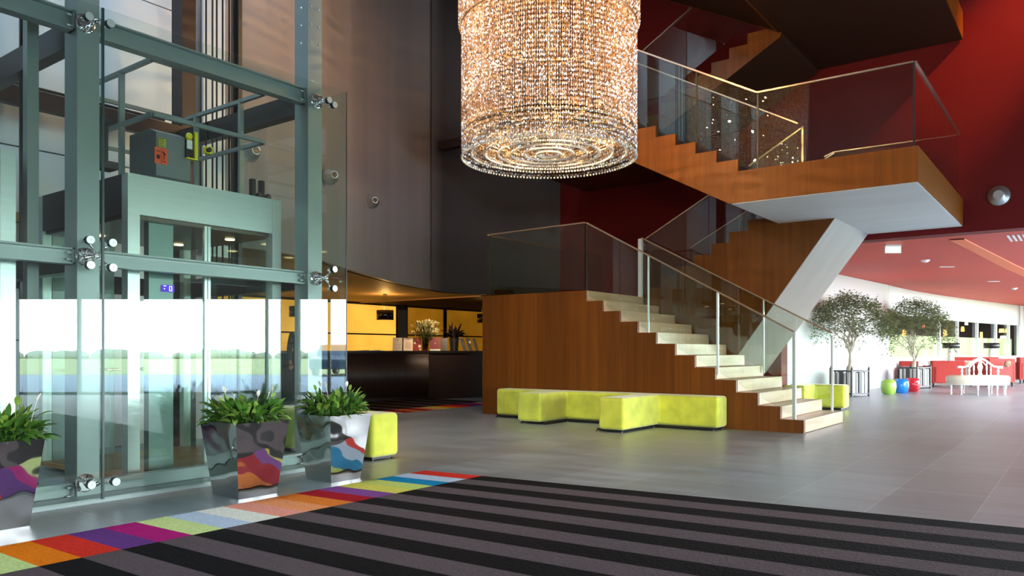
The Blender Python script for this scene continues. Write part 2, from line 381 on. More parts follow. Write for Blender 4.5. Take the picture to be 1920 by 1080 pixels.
# roof and the far sides of the hall
b = MB()
b.slab([(-22, -6.2), (-8.9, -6.2), (-8.9, 15.3), (-22, 15.3)], TOP, TOP + .2)
b.slab([(-8.95, -1.0), (-7.9, -1.0), (-7.9, 5.35), (-8.95, 5.35)], TOP, TOP + .2)
b.slab([(-6.3, -6.2), (13.2, -6.2), (13.2, 6.3), (1.6, 15.3), (-6.3, 15.3)], TOP, TOP + .2)
b.slab([(-8.9, 5.3), (-6.3, 5.3), (-6.3, 15.3), (-8.9, 15.3)], TOP, TOP + .2)
b.slab([(-8.9, -6.2), (-6.3, -6.2), (-6.3, -.9), (-8.9, -.9)], TOP, TOP + .2)
struct('ceiling', b, mat('hall_ceiling', (.10, .07, .07), .6))
hallw = mat('hall_wall', (.22, .17, .165), .6)
b = MB(); b.box(13.0, 13.2, -6.2, 6.3, 2.7, TOP); b.box(13.0, 13.2, -6.2, -4, 0, 2.7)
b.slab([(13.0, 6.27), (13.1, 6.40), (1.6, 15.01), (1.5, 14.88)], 2.51, TOP); struct('wall_right', b, hallw)
b = MB(); b.box(-22, -1.4, -6.2, -6.0, 0, TOP); b.box(6.1, 13.2, -6.2, -6.0, 0, TOP); b.box(-1.4, 6.1, -6.2, -6.0, 2.6, TOP); struct('wall_front', b, hallw)
b = MB(); b.box(-22, -21.8, -6.2, 30, 0, TOP); struct('wall_far_left', b, hallw)
dk = mat('window_frame_grey', (.12, .13, .13), .4, metal=.3)
b = MB()
for i in range(10):
    q_ = EA.lerp(EB, i / 9); b.bar((q_.x + .05, q_.y + .06, 0), (q_.x + .05, q_.y + .06, 2.51), .07, .10, up=(NX, NY, 0))
for z in (.03, 2.47): b.bar((EA.x + .05, EA.y + .06, z), (EB.x + .05, EB.y + .06, z), .10, .07)
struct('window_1', b, dk)
q_ = Vector((4.93, 12.46, 0)); b = MB(); b.bar((q_.x, q_.y, 0), (q_.x, q_.y, 2.52), .46, .22, up=(NX, NY, 0)); struct('reflection_blocker', b, hallw)  # unseen pier added to block the sky reflection over the person
b = MB()
for i in range(8): b.box(13.03, 13.13, -4 + i * 1.45 - .035, -4 + i * 1.45 + .035, 0, 2.7)
b.box(13.03, 13.13, -4, 6.2, 2.62, 2.7); struct('window_5', b, dk)
b = MB()
for x in [-1.4 + i * 1.5 for i in range(6)]: b.box(x - .035, x + .035, -6.1, -6.02, 0, 2.6)
b.box(-1.4, 6.1, -6.1, -6.02, 2.52, 2.6); struct('front_fill_window', b, dk)  # unseen window added to light the stair fronts and red wall

# ---- lounge beyond the opening
LW = [(1380, 478), (1440, 490), (1500, 501), (1572, 514.5), (1650, 531), (1723, 547), (1820, 561.5), (1920, 573.6), (2050, 586)]
ZL = 3.15
lw = [tuple(at(x, y, (ZL - HC) * F_PX / (HOR - y)).xy) for x, y in LW]
lwc = smooth_curve(lw, 8)
def wpos(px):                      # point of the lounge wall seen in the direction of column px
    best = None
    for i in range(len(lwc) - 1):
        a = Vector(lwc[i]); c = Vector(lwc[i + 1]); r = ray(px, HOR).xy; d = c - a
        den = r.x * d.y - r.y * d.x
        if abs(den) < 1e-9: continue
        t = (a.x * d.y - a.y * d.x) / den; u = (a.x * r.y - a.y * r.x) / den
        if -.001 <= u <= 1.001 and t > 0: return i, u, a + d * u
i0, u0, P0 = wpos(1665); i1, u1, P1 = wpos(1913)
head = [lwc[j] for j in range(i0 + 1)] + [tuple(P0)]
mid = [tuple(P0)] + [lwc[j] for j in range(i0 + 1, i1 + 1)] + [tuple(P1)]
tail = [tuple(P1)] + [lwc[j] for j in range(i1 + 1, len(lwc))]
struct('wall_lounge', sheet(head, 0, ZL), M['white_wall'])
struct('wall_lounge_end', sheet(tail, 0, ZL), M['white_wall'])
struct('wall_lounge_sill', sheet(mid, 0, .92), M['white_wall'])
struct('wall_lounge_head', sheet(mid, 2.26, ZL), M['white_wall'])
# window mullions, curtains and panes
b = MB()
def onwall(px, z, off=0.0):
    i, u, p = wpos(px); a = Vector(lwc[i]); c = Vector(lwc[i + 1]); d = (c - a).normalized(); n = Vector((-d.y, d.x)); p = p + n * off
    return Vector((p.x, p.y, z)), Vector((d.x, d.y, 0))
for px in (1666, 1763, 1797, 1834, 1869, 1893, 1912):
    p, d = onwall(px, 0, .05); b.bar((p.x, p.y, .92), (p.x, p.y, 2.26), .10, .10, up=d)
struct('window_3', b, mat('white_frame', (.75, .80, .78), .4))
wl = [Vector(onwall(px, 0, .10)[0]) for px in range(1666, 1913, 6)]
b = MB(); b.add([(p.x, p.y, z) for p in wl for z in (.92, 2.26)], [(2 * i, 2 * i + 2, 2 * i + 3, 2 * i + 1) for i in range(len(wl) - 1)])
struct('window_3_pane', b, glassmat('window_glass', (.9, .95, .92)))
b = MB(); rc = random.Random(5); pts = []
for i in range(0, 250):
    px = 1664 + i * 1.0; i_, u_, p = wpos(px); dd = Vector((0, 0)); a = Vector(lwc[i_]); c = Vector(lwc[i_ + 1]); d = (c - a).normalized(); n = Vector((-d.y, d.x))
    p = p + n * (.34 + .04 * math.sin(i * 1.3) + .02 * rc.random()); pts.append(p)
b.add([(p.x, p.y, z) for p in pts for z in (.80, 1.66)], [(2 * i, 2 * i + 2, 2 * i + 3, 2 * i + 1) for i in range(len(pts) - 1)])
curt = mat('lime_sheer_curtain', (.74, .83, .46), .8)
p_ = curt.node_tree.nodes['Principled BSDF']; p_.inputs['Transmission Weight'].default_value = 0
o = b.build('half_height_curtain', curt, solid=.01); tag(o, 'pale lime pleated curtain across the lower half of the lounge windows', 'curtain')
# restaurant behind the window
b = MB()
q0 = onwall(1640, 0, 3.0)[0]; q1 = onwall(1940, 0, 3.4)[0]; r0 = onwall(1655, 0, .2)[0]; r1 = onwall(1919, 0, .2)[0]
b.add([(q0.x, q0.y, 0), (q1.x, q1.y, 0), (q1.x, q1.y, 3.2), (q0.x, q0.y, 3.2)], [(0, 1, 2, 3)])
wf = [onwall(px, 0, .22)[0] for px in range(1655, 1925, 12)]; wbk = [onwall(px, 0, 3.1)[0] for px in range(1655, 1925, 12)]
b.add([(p.x, p.y, 2.9) for p in wf] + [(p.x, p.y, 2.9) for p in wbk], [(i, i + 1, len(wf) + i + 1, len(wf) + i) for i in range(len(wf) - 1)])
b.add([(q0.x, q0.y, 0), (q0.x, q0.y, 3.0), (r0.x, r0.y, 3.0), (r0.x, r0.y, 0)], [(0, 1, 2, 3)])
b.add([(q1.x, q1.y, 0), (q1.x, q1.y, 3.0), (r1.x, r1.y, 3.0), (r1.x, r1.y, 0)], [(0, 1, 2, 3)])
struct('wall_restaurant', b, mat('restaurant_brown', (.055, .030, .022), .6), solid=.05)
# lounge ceiling with the curved orange recess
b = MB(); b.box(-16, 2.6, 15.25, 66, ZL, ZL + .12); struct('ceiling_lounge', b, M['red_ceiling'])
op = [at(x, y, (ZL - .005 - HC) * F_PX / (HOR - y)) for x, y in ((1780, 449), (1822, 470), (1858, 489), (1890, 505), (1922, 519), (1960, 533))]
op2 = [at(x, y, (ZL - .005 - HC) * F_PX / (HOR - y)) for x, y in ((1808, 447.5), (1838, 463), (1872, 480), (1903, 496), (1932, 509), (1966, 522))]
b = MB(); n_ = len(op)
b.add([(p.x, p.y, ZL - z) for p in op for z in (.02, .0)] + [(p.x, p.y, ZL - z) for p in op2 for z in (.02, .0)],
      [(2 * i, 2 * i + 2, 2 * n_ + 2 * i + 2, 2 * n_ + 2 * i) for i in range(n_ - 1)] + [(2 * i, 2 * i + 1, 2 * i + 3, 2 * i + 2) for i in range(n_ - 1)] +
      [(2 * n_ + 2 * i, 2 * n_ + 2 * i + 2, 2 * n_ + 2 * i + 3, 2 * n_ + 2 * i + 1) for i in range(n_ - 1)])
struct('trim_1', b, M['orange_paint'])
b = MB(); b.box(2.4, 2.6, 15.25, 15.8, 0, ZL); b.box(2.4, 2.6, 39.8, 66, 0, ZL); b.box(-16, 2.6, 66, 66.2, 0, ZL); struct('wall_lounge_far', b, M['white_wall'])
b = MB()
for i in range(13): b.box(2.44, 2.52, 15.8 + i * 2 - .04, 15.8 + i * 2 + .04, 0, ZL)
struct('window_4', b, dk)
#@@STAIR
# ================================================================== STAIRCASE
RZ, GO, X0, YF, YM, YB = 2.08 / 12, .3105, -3.08, 10.65, 12.72, 14.8
stair = thing('staircase', 'angular dark wood staircase with pale oak treads, glass balustrades and zigzag landings', 'staircase', (-5.5, 12.7, 0))
def P(name, mb, mats, **kw): return part(name, mb, mats, stair, **kw)
V_, O_ = M['veneer'], M['oak']
XT = X0 - 11 * GO      # nose of the last riser of flight one
# flight one
prof = [(X0, 0)]
for k in range(12): prof += [(X0 - k * GO, (k + 1) * RZ), (X0 - (k + 1) * GO, (k + 1) * RZ)] if k < 11 else [(XT, 12 * RZ)]
prof += [(-8.62, 2.08), (-8.62, 0)]
for y in (YF, YM - .07):
    b = MB(); b.prism([(x, z - (.0 if i else 0)) for i, (x, z) in enumerate(prof)], y, y + .05); P('side_panel', b, V_)
for k in range(12):
    b = MB(); x = X0 - k * GO + .006
    b.box(x - .34, x, YF + .045, YM - .065, k * RZ + .006, (k + 1) * RZ + .003)
    st_ = P('step', b, O_, bevel=.003)
    l = MB(); l.lathe([(.012, 0), (.012, .006)], (x, (YF + YM) / 2 + .1, k * RZ + .09), 10, axis=(1, 0, 0), smooth=False); part('step_light', l, M['white_lac'], st_)
# landing one
b = MB(); b.box(-8.60, XT - .02, YF + .05, YB, 1.9, 2.08); b.box(-8.62, -8.57, YF + .05, YB, 0, 2.08); P('landing', b, [V_])
# flight two: one wedge that reaches the floor, grey plaster below
def flight_top(xs, zs, n, rz, g, sgn):
    o = []
    for k in range(n): o += [(xs + sgn * k * g, zs + (k + 1) * rz), (xs + sgn * (k + 1) * g, zs + (k + 1) * rz)]
    return o
RZ2, GO2 = 1.565 / 9, .3166
def flight_even(zb, under, nm, um='taupe'):
    top = [(XT - .0, zb)] + flight_top(XT, zb, 9, RZ2, GO2, 1)
    top = [p for p in top if p[0] <= -3.6]
    poly = top + under
    b = MB(); b.prism(poly[::-1], YM, YB); b.m = [0 if i < 2 else 2 for i in range(len(b.m))]
    return P(nm, b, [V_, M[um], M[um] if um != 'taupe' else V_])
f2 = flight_even(2.08, [(-3.55, 3.645), (-3.207, 3.2), (-5.52, 0), (-8.57, 0), (-8.57, 2.08)], 'flight')
b = MB(); b.add([(-3.20, YM + .01, 3.196), (-3.16, YB, 3.196), (-5.50, YB, 0), (-5.51, YM + .01, 0),
                 (-3.22, YM + .01, 3.20), (-3.18, YB, 3.20), (-5.52, YB, 0), (-5.53, YM + .01, 0)],
                [(0, 3, 2, 1), (4, 5, 6, 7), (0, 1, 5, 4), (1, 2, 6, 5), (2, 3, 7, 6), (3, 0, 4, 7)])
P('soffit_panel', b, M['taupe'])
for k in range(9):
    b = MB(); x = XT + k * GO2
    b.box(x - .006, x + .34, YM + .04, YB - .04, 2.08 + k * RZ2, 2.08 + (k + 1) * RZ2 + .004); P('step', b, O_)
# landings two and four (upper ones repeat 3.12 m higher)
for dz, xr in ((0, -1.705), (3.12, -1.705)):
    b = MB(); b.box(-4.11, xr, YF, YB + .05, 3.2 + dz, 3.645 + dz); P('landing', b, M['veneer_plain'])
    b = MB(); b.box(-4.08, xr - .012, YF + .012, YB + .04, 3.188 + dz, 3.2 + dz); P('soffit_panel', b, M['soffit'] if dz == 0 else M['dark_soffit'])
# flight three and five (front), landing three
for dz in (0, 3.12):
    xs = -3.985; n9 = 9
    poly = [(-4.11, 3.2 + dz)] + [(-4.05, 3.645 + dz)]
    poly = [(-4.11, 3.2 + dz), (xs, 3.645 + dz)]
    for k in range(n9): poly += [(xs - k * .3175, 3.645 + dz + (k + 1) * RZ2 - .005), (xs - (k + 1) * .3175, 3.645 + dz + (k + 1) * RZ2 - .005)]
    poly += [(-6.86, 5.21 + dz), (-6.86, 3.2 + .535 * 2.75 + dz)]
    for y0, y1 in ((YF - .003, YF + .06), (YM - .08, YM - .02)):
        b = MB(); b.prism(poly, y0, y1); P('side_panel', b, M['veneer_plain'])
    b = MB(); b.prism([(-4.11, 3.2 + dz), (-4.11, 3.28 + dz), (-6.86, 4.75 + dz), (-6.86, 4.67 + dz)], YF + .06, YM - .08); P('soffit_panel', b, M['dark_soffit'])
    for k in range(n9):
        b = MB(); x = xs - k * .3175; b.box(x - .34, x, YF + .06, YM - .08, 3.645 + dz + k * RZ2 - .02, 3.645 + dz + (k + 1) * RZ2 - .012); P('step', b, mat('shade_toned_tread', (.10, .075, .065), .5) if k == 0 and dz == 0 else bpy.data.materials['shade_toned_tread'])  # shade of the upper flights is put into the tread colour
b = MB(); b.box(-9.0, -6.84, YF, YB + .05, 4.67, 5.2); P('landing', b, V_)
# flight four
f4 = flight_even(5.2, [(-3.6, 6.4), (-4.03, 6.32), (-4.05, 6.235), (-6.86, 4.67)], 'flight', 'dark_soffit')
# glass balustrades -------------------------------------------------
def balus(pts, y=None, x=None, h=1.06, posts=(), drop=.06, gname='glass_panel'):
    """pts: list of (along, top z) ; y fixed -> along is x ; x fixed -> along is y"""
    def q(a, z, o=0): return (a, y + o, z) if y is not None else (x + o, a, z)
    for (a0, z0), (a1, z1) in zip(pts, pts[1:]):
        L = abs(a1 - a0); k = max(1, round(L / 1.6)) if not posts else 1
        for i in range(k):
            s0, s1 = i / k, (i + 1) / k; g = .006 / L
            p0, p1 = s0 + g, s1 - g; A0, A1 = a0 + (a1 - a0) * p0, a0 + (a1 - a0) * p1; Z0, Z1 = z0 + (z1 - z0) * p0, z0 + (z1 - z0) * p1
            b = MB(); vs = [q(A0, Z0 - h - drop, -.006), q(A1, Z1 - h - drop, -.006), q(A1, Z1 - .01, -.006), q(A0, Z0 - .01, -.006),
                            q(A0, Z0 - h - drop, .006), q(A1, Z1 - h - drop, .006), q(A1, Z1 - .01, .006), q(A0, Z0 - .01, .006)]
            b.add(vs, [(0, 1, 2, 3), (7, 6, 5, 4), (0, 4, 5, 1), (1, 5, 6, 2), (2, 6, 7, 3), (3, 7, 4, 0)])
            P(gname, b, M['glass_rail'])
    b = MB()
    for (a0, z0), (a1, z1) in zip(pts, pts[1:]): b.bar(q(a0, z0), q(a1, z1), .042, .022)
    return b
def rail(b): P('handrail', b, M['rail'])
def post(x, y, z0, z1, w=.022, m=None):
    b = MB(); b.box(x - w / 2, x + w / 2, y - w / 2, y + w / 2, z0, z1); P('post', b, m or M['glass_edge'])
# flight one front, split at the posts
zt = lambda x: 3.179 + (x + 6.52) * (1.368 - 3.179) / 3.29
rail(balus([(-8.52, 3.155), (-6.52, 3.175)], y=YF + .03, posts=1))
rail(balus([(-6.52, 3.179), (-5.42, zt(-5.42)), (-4.316, zt(-4.316)), (-3.23, 1.368)], y=YF + .085, posts=1, drop=.10))
for x, w, m in ((-8.52, .02, M['dark_steel']), (-6.52, .022, M['dark_steel']), (-5.42, .022, None), (-4.316, .028, None), (-3.23, .042, M['stainless'])):
    post(x, YF + .085, max(.17, zt(x) - 1.2) if x > -8 else 2.0, min(zt(x), 3.17) - .01, w, m)
rail(balus([(-6.508, 3.157), (-4.29, 3.157 - .54 * 2.218), (-3.22, 1.384)], y=YM - .10, posts=1, drop=.10))
for x, w, m in ((-6.53, .07, M['soffit']), (-4.29, .02, None), (-3.22, .03, M['stainless'])): post(x, YM - .10, max(.17, zt(x) - 1.2), min(zt(x), 3.15) - .01, w, m)
rail(balus([(YF + .08, 3.155), (YB - .1, 3.155)], x=-8.52))
# flight two
rail(balus([(-6.508, 3.157), (-5.3, 3.805), (-3.73, 4.70)], y=YM + .06, posts=1, drop=.02)); post(-3.71, YM + .05, 3.645, 4.72, .03, M['rail'])
rail(balus([(-6.5, 3.2), (-5.07, 3.96), (-3.72, 4.70)], y=YB - .06, drop=.02))
# landing two and flight three
zt3 = lambda x: 4.71 + (-3.72 - x) * .552
rail(balus([(-1.76, 4.70), (-3.72, 4.71), (-4.62, zt3(-4.62)), (-6.84, zt3(-6.84))], y=YF + .04, posts=1))
for x in (-1.76, -3.72, -4.62): post(x, YF + .05, 3.645 if x > -4 else zt3(x) - 1.05, (4.70 if x > -3.9 else zt3(x)) - .01, .02, M['dark_steel'])
rail(balus([(-3.73, 4.73), (-6.84, 4.73 + .56 * 3.11)], y=YM - .12))
rail(balus([(YF + .05, 4.70), (YB - .04, 4.70)], x=-1.745))
rail(balus([(-3.9, 4.66), (-3.73, 4.72), (-1.78, 4.70)], y=YB - .05, posts=1, drop=0))
# flight four
rail(balus([(-6.56, 6.6), (-5.71, 7.09), (-4.3, 7.89)], y=YM + .06, posts=1))
rail(balus([(-8.9, 6.3), (-6.84, 6.3)], y=YF + .04, posts=1))
# upper gallery deck edge that joins landing three
b = MB(); b.box(-11.4, -9.0, 12.55, 12.75, 5.5, 5.68); struct('gallery_edge', b, mat('gallery_dark', (.035, .018, .015), .4))
#@@LIFT
# ================================================================== LIFT SHAFT
XG, XC = -5.73, -5.95
shaft = thing('glass_lift_shaft', 'glass lift shaft of grey-green steel columns and beams with clamped glass panes, left', 'lift shaft', (-7, 3.5, 0))
def Q(name, mb, mats, par=None, **kw): return part(name, mb, mats, par or shaft, **kw)
COLY = ((.25, .41), (2.63, 2.79), (4.72, 4.885))
for y0, y1 in COLY:
    b = MB(); b.box(XC - .20, XC, y0, y1, 0, TOP)
    o = Q('column', b, M['steel_paint'])
    if y0 > 4:
        for z in (4.05, 4.22, 4.39, 4.56, 4.75):
            for c_, ax_ in (((XC, y0 + .035, z), (1, 0, 0)), ((XC, y1 - .035, z), (1, 0, 0)), ((XC - .1, y0, z), (0, -1, 0))):
                bl = MB(); bl.lathe([(.011, 0), (.008, .008)], c_, 8, axis=ax_, smooth=False); part('bolt', bl, M['stainless'], o)
for y0, y1 in COLY:
    b = MB(); b.box(-8.36, -8.14, y0, y1, 0, TOP); Q('column', b, M['brown_steel'])
# channel beams between the columns
for (ya, yb) in ((.41, 2.63), (2.79, 4.72)):
    for z0, z1 in ((-.0, .135), (1.742, 1.862), (3.46, 3.61), (5.3, 5.45)):
        b = MB(); x = XC - .03
        b.box(x - .10, x, ya + .004, yb - .004, z1 - .014, z1); b.box(x - .10, x, ya + .004, yb - .004, z0, z0 + .014)
        b.box(x - .055, x - .045, ya + .004, yb - .004, z0 + .014, z1 - .014)
        for y, s in ((ya, 1), (yb, -1)): b.box(x - .10, x, y + s * .004, y + s * .016, z0, z1)
        o = Q('beam', b, M['steel_paint'])
        for y, s in ((ya, 1), (yb, -1)):
            for dz in (.035, (z1 - z0) - .035): bl = MB(); bl.tube([(x - .02, y + s * .014, z0 + dz), (x - .02, y + s * .05, z0 + dz)], .010, 6); part('bolt', bl, M['stainless'], o)
    for z in (1.80, 3.54, 5.4):
        b = MB(); b.box(-8.22, -8.14, ya, yb, z - .10, z + .08); Q('beam', b, M['brown_steel'])
for y0, y1 in COLY:
    for z in (1.70, 3.40, 5.25):
        b = MB(); b.box(-8.14, XC - .20, y0 + .03, y1 - .03, z, z + .20); Q('beam', b, M['dark_steel'])
# low kerb in front of the bottom beam
b = MB(); b.box(XG - .04, XC - .02, .3, 4.9, 0, .035); Q('sill', b, M['steel_paint'])
# glass
def pane(b0, b1, name='glass_panel'):
    b = MB(); b.box(b0[0], b1[0], b0[1], b1[1], b0[2], b1[2]); Q(name, b, M['glass'])
for ya, yb in ((.35, 2.705), (2.722, 5.0)):
    for z0, z1 in ((.03, 1.797), (1.805, 3.59)): pane((XG - .012, ya, z0), (XG, yb, z1))
for x1, x0 in ((XG - .014, -6.95), (-6.965, -8.2)):
    for z0, z1 in ((.03, 1.797), (1.805, 3.59)): pane((x0, 4.988, z0), (x1, 5.0, z1))
b = MB(); b.box(XG - .004, XG + .002, 4.999, 5.007, .03, 3.59); Q('edge_trim', b, M['dark_steel'])
b = MB(); b.box(XG - .02, XG + .002, 2.706, 2.721, .03, 3.59); Q('edge_trim', b, mat('dark_green_silicone', (.02, .05, .045), .3))
# spider fittings
def spider(y, z, arms, plate=True):
    b = MB(); yc = y
    b.lathe([(.068, 0), (.068, .012), (.060, .016)], (XC, y - .025, z), 24, axis=(1, 0, 0), smooth=False)
    for dy in (-.038, .038):
        for dz in (-.038, .038): b.lathe([(.019, .016), (.019, .022), (.010, .022), (.010, .030), (0, .030)], (XC, y - .025 + dy, z + dz), 12, axis=(1, 0, 0), smooth=False)
    b.tube([(XC, y - .0, z), (XC + .10, y + .01, z)], .017, 10)
    c = Vector((XC + .10, y + .01, z)); b.sphere(c, .024, 12, 8)
    for ty, tz in arms:
        e = Vector((XG - .045, ty, tz)); b.tube([c, c + (e - c) * .5 + Vector((.012, 0, 0)), e], [.013, .009, .012], 8)
        b.tube([e + Vector((-.03, 0, 0)), e + Vector((.03, 0, 0))], .017, 10)
    o = Q('spider_fitting', b, M['chrome'])
    for ty, tz in arms:
        k = MB(); k.cur = 1; k.lathe([(.031, -.02), (.031, 0.014)], (XG, ty, tz), 20, axis=(1, 0, 0), smooth=False); k.cur = 0
        k.lathe([(.029, .014), (.029, .019), (.005, .019), (.0, .016)], (XG, ty, tz), 20, axis=(1, 0, 0), smooth=False)
        part('button', k, [M['stainless'], M['black']], o)
bz = [atx(168, 450, XG), atx(210, 455.5, XG), atx(168.5, 497, XG), atx(210.5, 502, XG)]
spider(2.71, 1.80, [(p.y, p.z) for p in bz])
spider(2.71, 3.52, [(atx(166, 35, XG).y, 3.49), (atx(206, 53, XG).y, 3.49)])
spider(2.71, .13, [(p.y, p.z) for p in (atx(170, 909, XG), atx(216, 903, XG))])
spider(4.84, 1.80, [(p.y, p.z) for p in (atx(626, 505, XG), atx(626, 541, XG))])
spider(4.84, 3.50, [(p.y, p.z) for p in (atx(616, 188, XG), atx(626, 197, XG))])
# guide rails, ropes, ladder bars
for y, x in ((4.85, -7.3), (2.82, -7.3)):
    b = MB(); b.box(x - .05, x + .05, y - .012, y + .012, 0, TOP); b.box(x - .012, x + .012, y - .06, y + .06, 0, TOP); Q('guide_rail', b, M['dark_steel'])
for i, (x, y) in enumerate(((-7.70, 4.74), (-7.64, 4.78), (-7.56, 4.78), (-7.48, 4.80), (-7.42, 4.84), (-6.9, 2.74), (-6.55, 2.55))):
    b = MB(); b.tube([(x, y, .2), (x, y, TOP - .05)], .011 if i < 5 else .012, 6); Q('hoist_rope', b, M['dark_steel'])
b = MB(); b.box(-6.5, -6.42, 2.48, 2.56, 0, TOP); Q('cable_duct', b, M['steel_paint'])
b = MB()
for i in range(4): b.tube([(-8.93, .0, 3.72 + i * .055), (-8.93, 4.95, 3.72 + i * .055)], .017, 6)
for y in (.8, 2.4, 4.0): b.box(-8.98, -8.90, y, y + .04, 3.68, 3.94)
Q('conduit', b, M['dark_steel'])
b = MB(); b.box(-8.99, -8.95, 5.2, 5.5, 0, TOP); Q('cladding_strip', b, mat('mauve_strip', (.36, .28, .30), .4))
b = MB(); b.box(-8.9, -8.86, 5.42, 5.80, 2.3, TOP); Q('cladding_strip', b, M['white_panel'])

# ---- lift cabins
def cabin(y0, y1, tint, dark=False):
    c = thing('lift_cabin', 'stainless framed glass lift cabin with service guard rails on its roof' if not dark else 'darker lift cabin in the left bay with closed doors, partly cut by the frame', 'lift cabin', (-7.1, (y0 + y1) / 2, 0))
    xf, xb = -6.28, -7.95; st = M['dark_steel'] if dark else M['stainless']
    for y in (y0, y1 - .10):
        b = MB(); b.box(xf - .10, xf, y, y + .10, .06, 2.56); part('post', b, M['stainless'], c)
    for y in (y0, y1 - .08):
        b = MB(); b.box(xb, xb + .08, y, y + .08, .06, 2.56); part('post', b, M['stainless'], c)
    b = MB(); b.box(xf - .05, xf - .004, y0 + .10, y1 - .10, 2.23, 2.56); part('header', b, st, c)
    b = MB(); b.box(xb + .08, xf - .1, y0, y0 + .03, 2.23, 2.56); b.box(xb + .08, xf - .1, y1 - .03, y1, 2.23, 2.56); part('header', b, M['dark_steel'], c)
    b = MB(); b.box(xb, xf - .06, y0 + .03, y1 - .03, 2.20, 2.24); ce = part('cabin_ceiling', b, mat('perforated_ceiling', (.10, .085, .06), .35, metal=.6), c)
    for (px, py) in ((-6.75, y0 + .45), (-6.75, y1 - .25), (-7.5, y1 - .35), (-7.5, y0 + .35)):
        l = MB(); l.lathe([(.045, 2.190), (.045, 2.199)], (px, py, 0), 14, smooth=False); part('downlight', l, emis('warm_downlight', (1, .72, .36), 6), ce)
    b = MB(); b.box(xb, xf - .02, y0, y1, .03, .07); part('cabin_floor', b, woodmat('cabin_floor_wood', (.45, .22, .07), (.62, .34, .13), axis='Y', rough=.3) if not dark else M['dark_steel'], c)
    b = MB(); b.box(xf - .03, xf, y0, y1, .0, .075); part('sill', b, M['stainless'], c)
    for yy in (y0 + .03, y1 - .045):
        b = MB(); b.box(xb + .1, xf - .12, yy, yy + .012, .07, 2.2); part('side_glass', b, M['glass'], c)
    w = (y1 - y0 - .2) / 2
    for i in range(2):
        b = MB(); ya = y0 + .10 + i * w; b.box(xf - .075, xf - .063, ya + .01, ya + w - .01, .075, 2.22)
        d = part('door_leaf', b, M['glass'], c)
        e = MB(); e.box(xf - .085, xf - .055, ya + (w - .03 if i == 0 else .004), ya + (w - .004 if i == 0 else .03), .075, 2.22); part('door_edge', e, M['stainless'], d)
    b = MB(); b.box(xb + .02, xb + .05, y0 + .1, y0 + .1 + w * .9, .07, 2.2); part('rear_panel', b, mat('sage_panel' + str(dark), (.24, .30, .28), .3, metal=.3), c)
    b = MB(); b.box(xb + .02, xb + .05, y1 - .42, y1 - .34, .07, 2.2); part('rear_panel', b, M['stainless'], c)
    b = MB(); b.tube([(xb + .12, y0 + .2, .92), (xb + .12, y1 - .2, .92)], .018, 8); part('handrail', b, M['chrome'], c)
    # control column
    b = MB(); b.box(-6.52, -6.44, y0 + .26, y0 + .48, .07, 2.2); cp = part('control_column', b, mat('sage_metal' + str(dark), (.22, .29, .27), .35, metal=.4), c)
    return c, cp
cab, cop = cabin(3.17, 4.66, 0)
cab2, cop2 = cabin(.85, 2.35, 0, True)
# floor display: blue-violet screen reading 0 with an arrow dash
p = atx(315, 541, -6.43)
b = MB(); b.box(-6.44, -6.425, p.y - .055, p.y + .055, p.z - .03, p.z + .03); ds = part('floor_display', b, emis('violet_screen', (.10, .05, .62), 1.6), cop)
b = MB(); zc = p.z; yc = p.y + .02
def seg(y0, y1, z0, z1): b.box(-6.426, -6.421, y0, y1, z0, z1)
for y in (yc - .012, yc + .009): seg(y, y + .004, zc - .02, zc + .02)
for z in (zc - .022, zc + .018): seg(yc - .012, yc + .013, z, z + .004)
seg(yc - .065, yc - .04, zc + .018, zc + .023); seg(yc - .06, yc - .052, zc - .008, zc); 
part('numeral', b, emis('screen_white', (.8, .85, 1), 3), ds)
# roof gear
X1, X2 = -6.42, -7.85
ya, yb = atx(286, 115, X1).y, atx(495, 185, X1).y
for zz in (3.60, 3.13):
    b = MB()
    for a, c in (((X1, ya, zz), (X1, yb, zz)), ((X1, yb, zz), (X2, yb, zz)), ((X2, yb, zz), (X2, ya, zz)), ((X2, ya, zz), (X1, ya, zz))): b.bar(a, c, .035, .035)
    part('roof_guard_rail', b, M['steel_paint'], cab)
for x, y in ((-6.95, ya), (-7.6, ya), (-7.6, yb), (-6.8, yb)):
    b = MB(); b.bar((x, y, 2.56), (x, y, 3.6), .045, .035); part('guard_post', b, M['steel_paint'], cab)
p0 = atx(285, 325, -6.55); p1 = atx(350, 340, -6.55)
b = MB(); b.prism([(-6.98, 2.60), (-6.55, 2.60), (-6.52, 2.64), (-6.52, 3.02), (-6.62, 3.06), (-6.98, 3.06)], p0.y + .02, p1.y + .02); bx = part('junction_box', b, mat('galvanised_box', (.17, .19, .18), .5, metal=.4), cab, bevel=.004)
s0, s1 = atx(290, 300, -6.515), atx(314, 300, -6.515)
yl = (atx(290, 290, -6.515).y, atx(314, 290, -6.515).y)
b = MB(); b.box(-6.519, -6.513, yl[0], yl[1], atx(300, 307, -6.515).z, atx(300, 277, -6.515).z); sg = part('warning_sticker', b, mat('orange_sticker', (.85, .10, .02), .5), bx, label='orange-red warning sticker with two black pictograms')
b = MB(); zb = atx(300, 307, -6.515).z; w = (yl[1] - yl[0])
b.box(-6.513, -6.510, yl[0] + w * .15, yl[0] + w * .38, zb + .04, zb + .075); b.box(-6.513, -6.510, yl[0] + w * .49, yl[0] + w * .51, zb, zb + .13)
b.bar((-6.511, yl[0] + w * .6, zb + .11), (-6.511, yl[0] + w * .85, zb + .085), .003, .01); b.bar((-6.511, yl[0] + w * .72, zb + .1), (-6.511, yl[0] + w * .72, zb + .04), .003, .006)
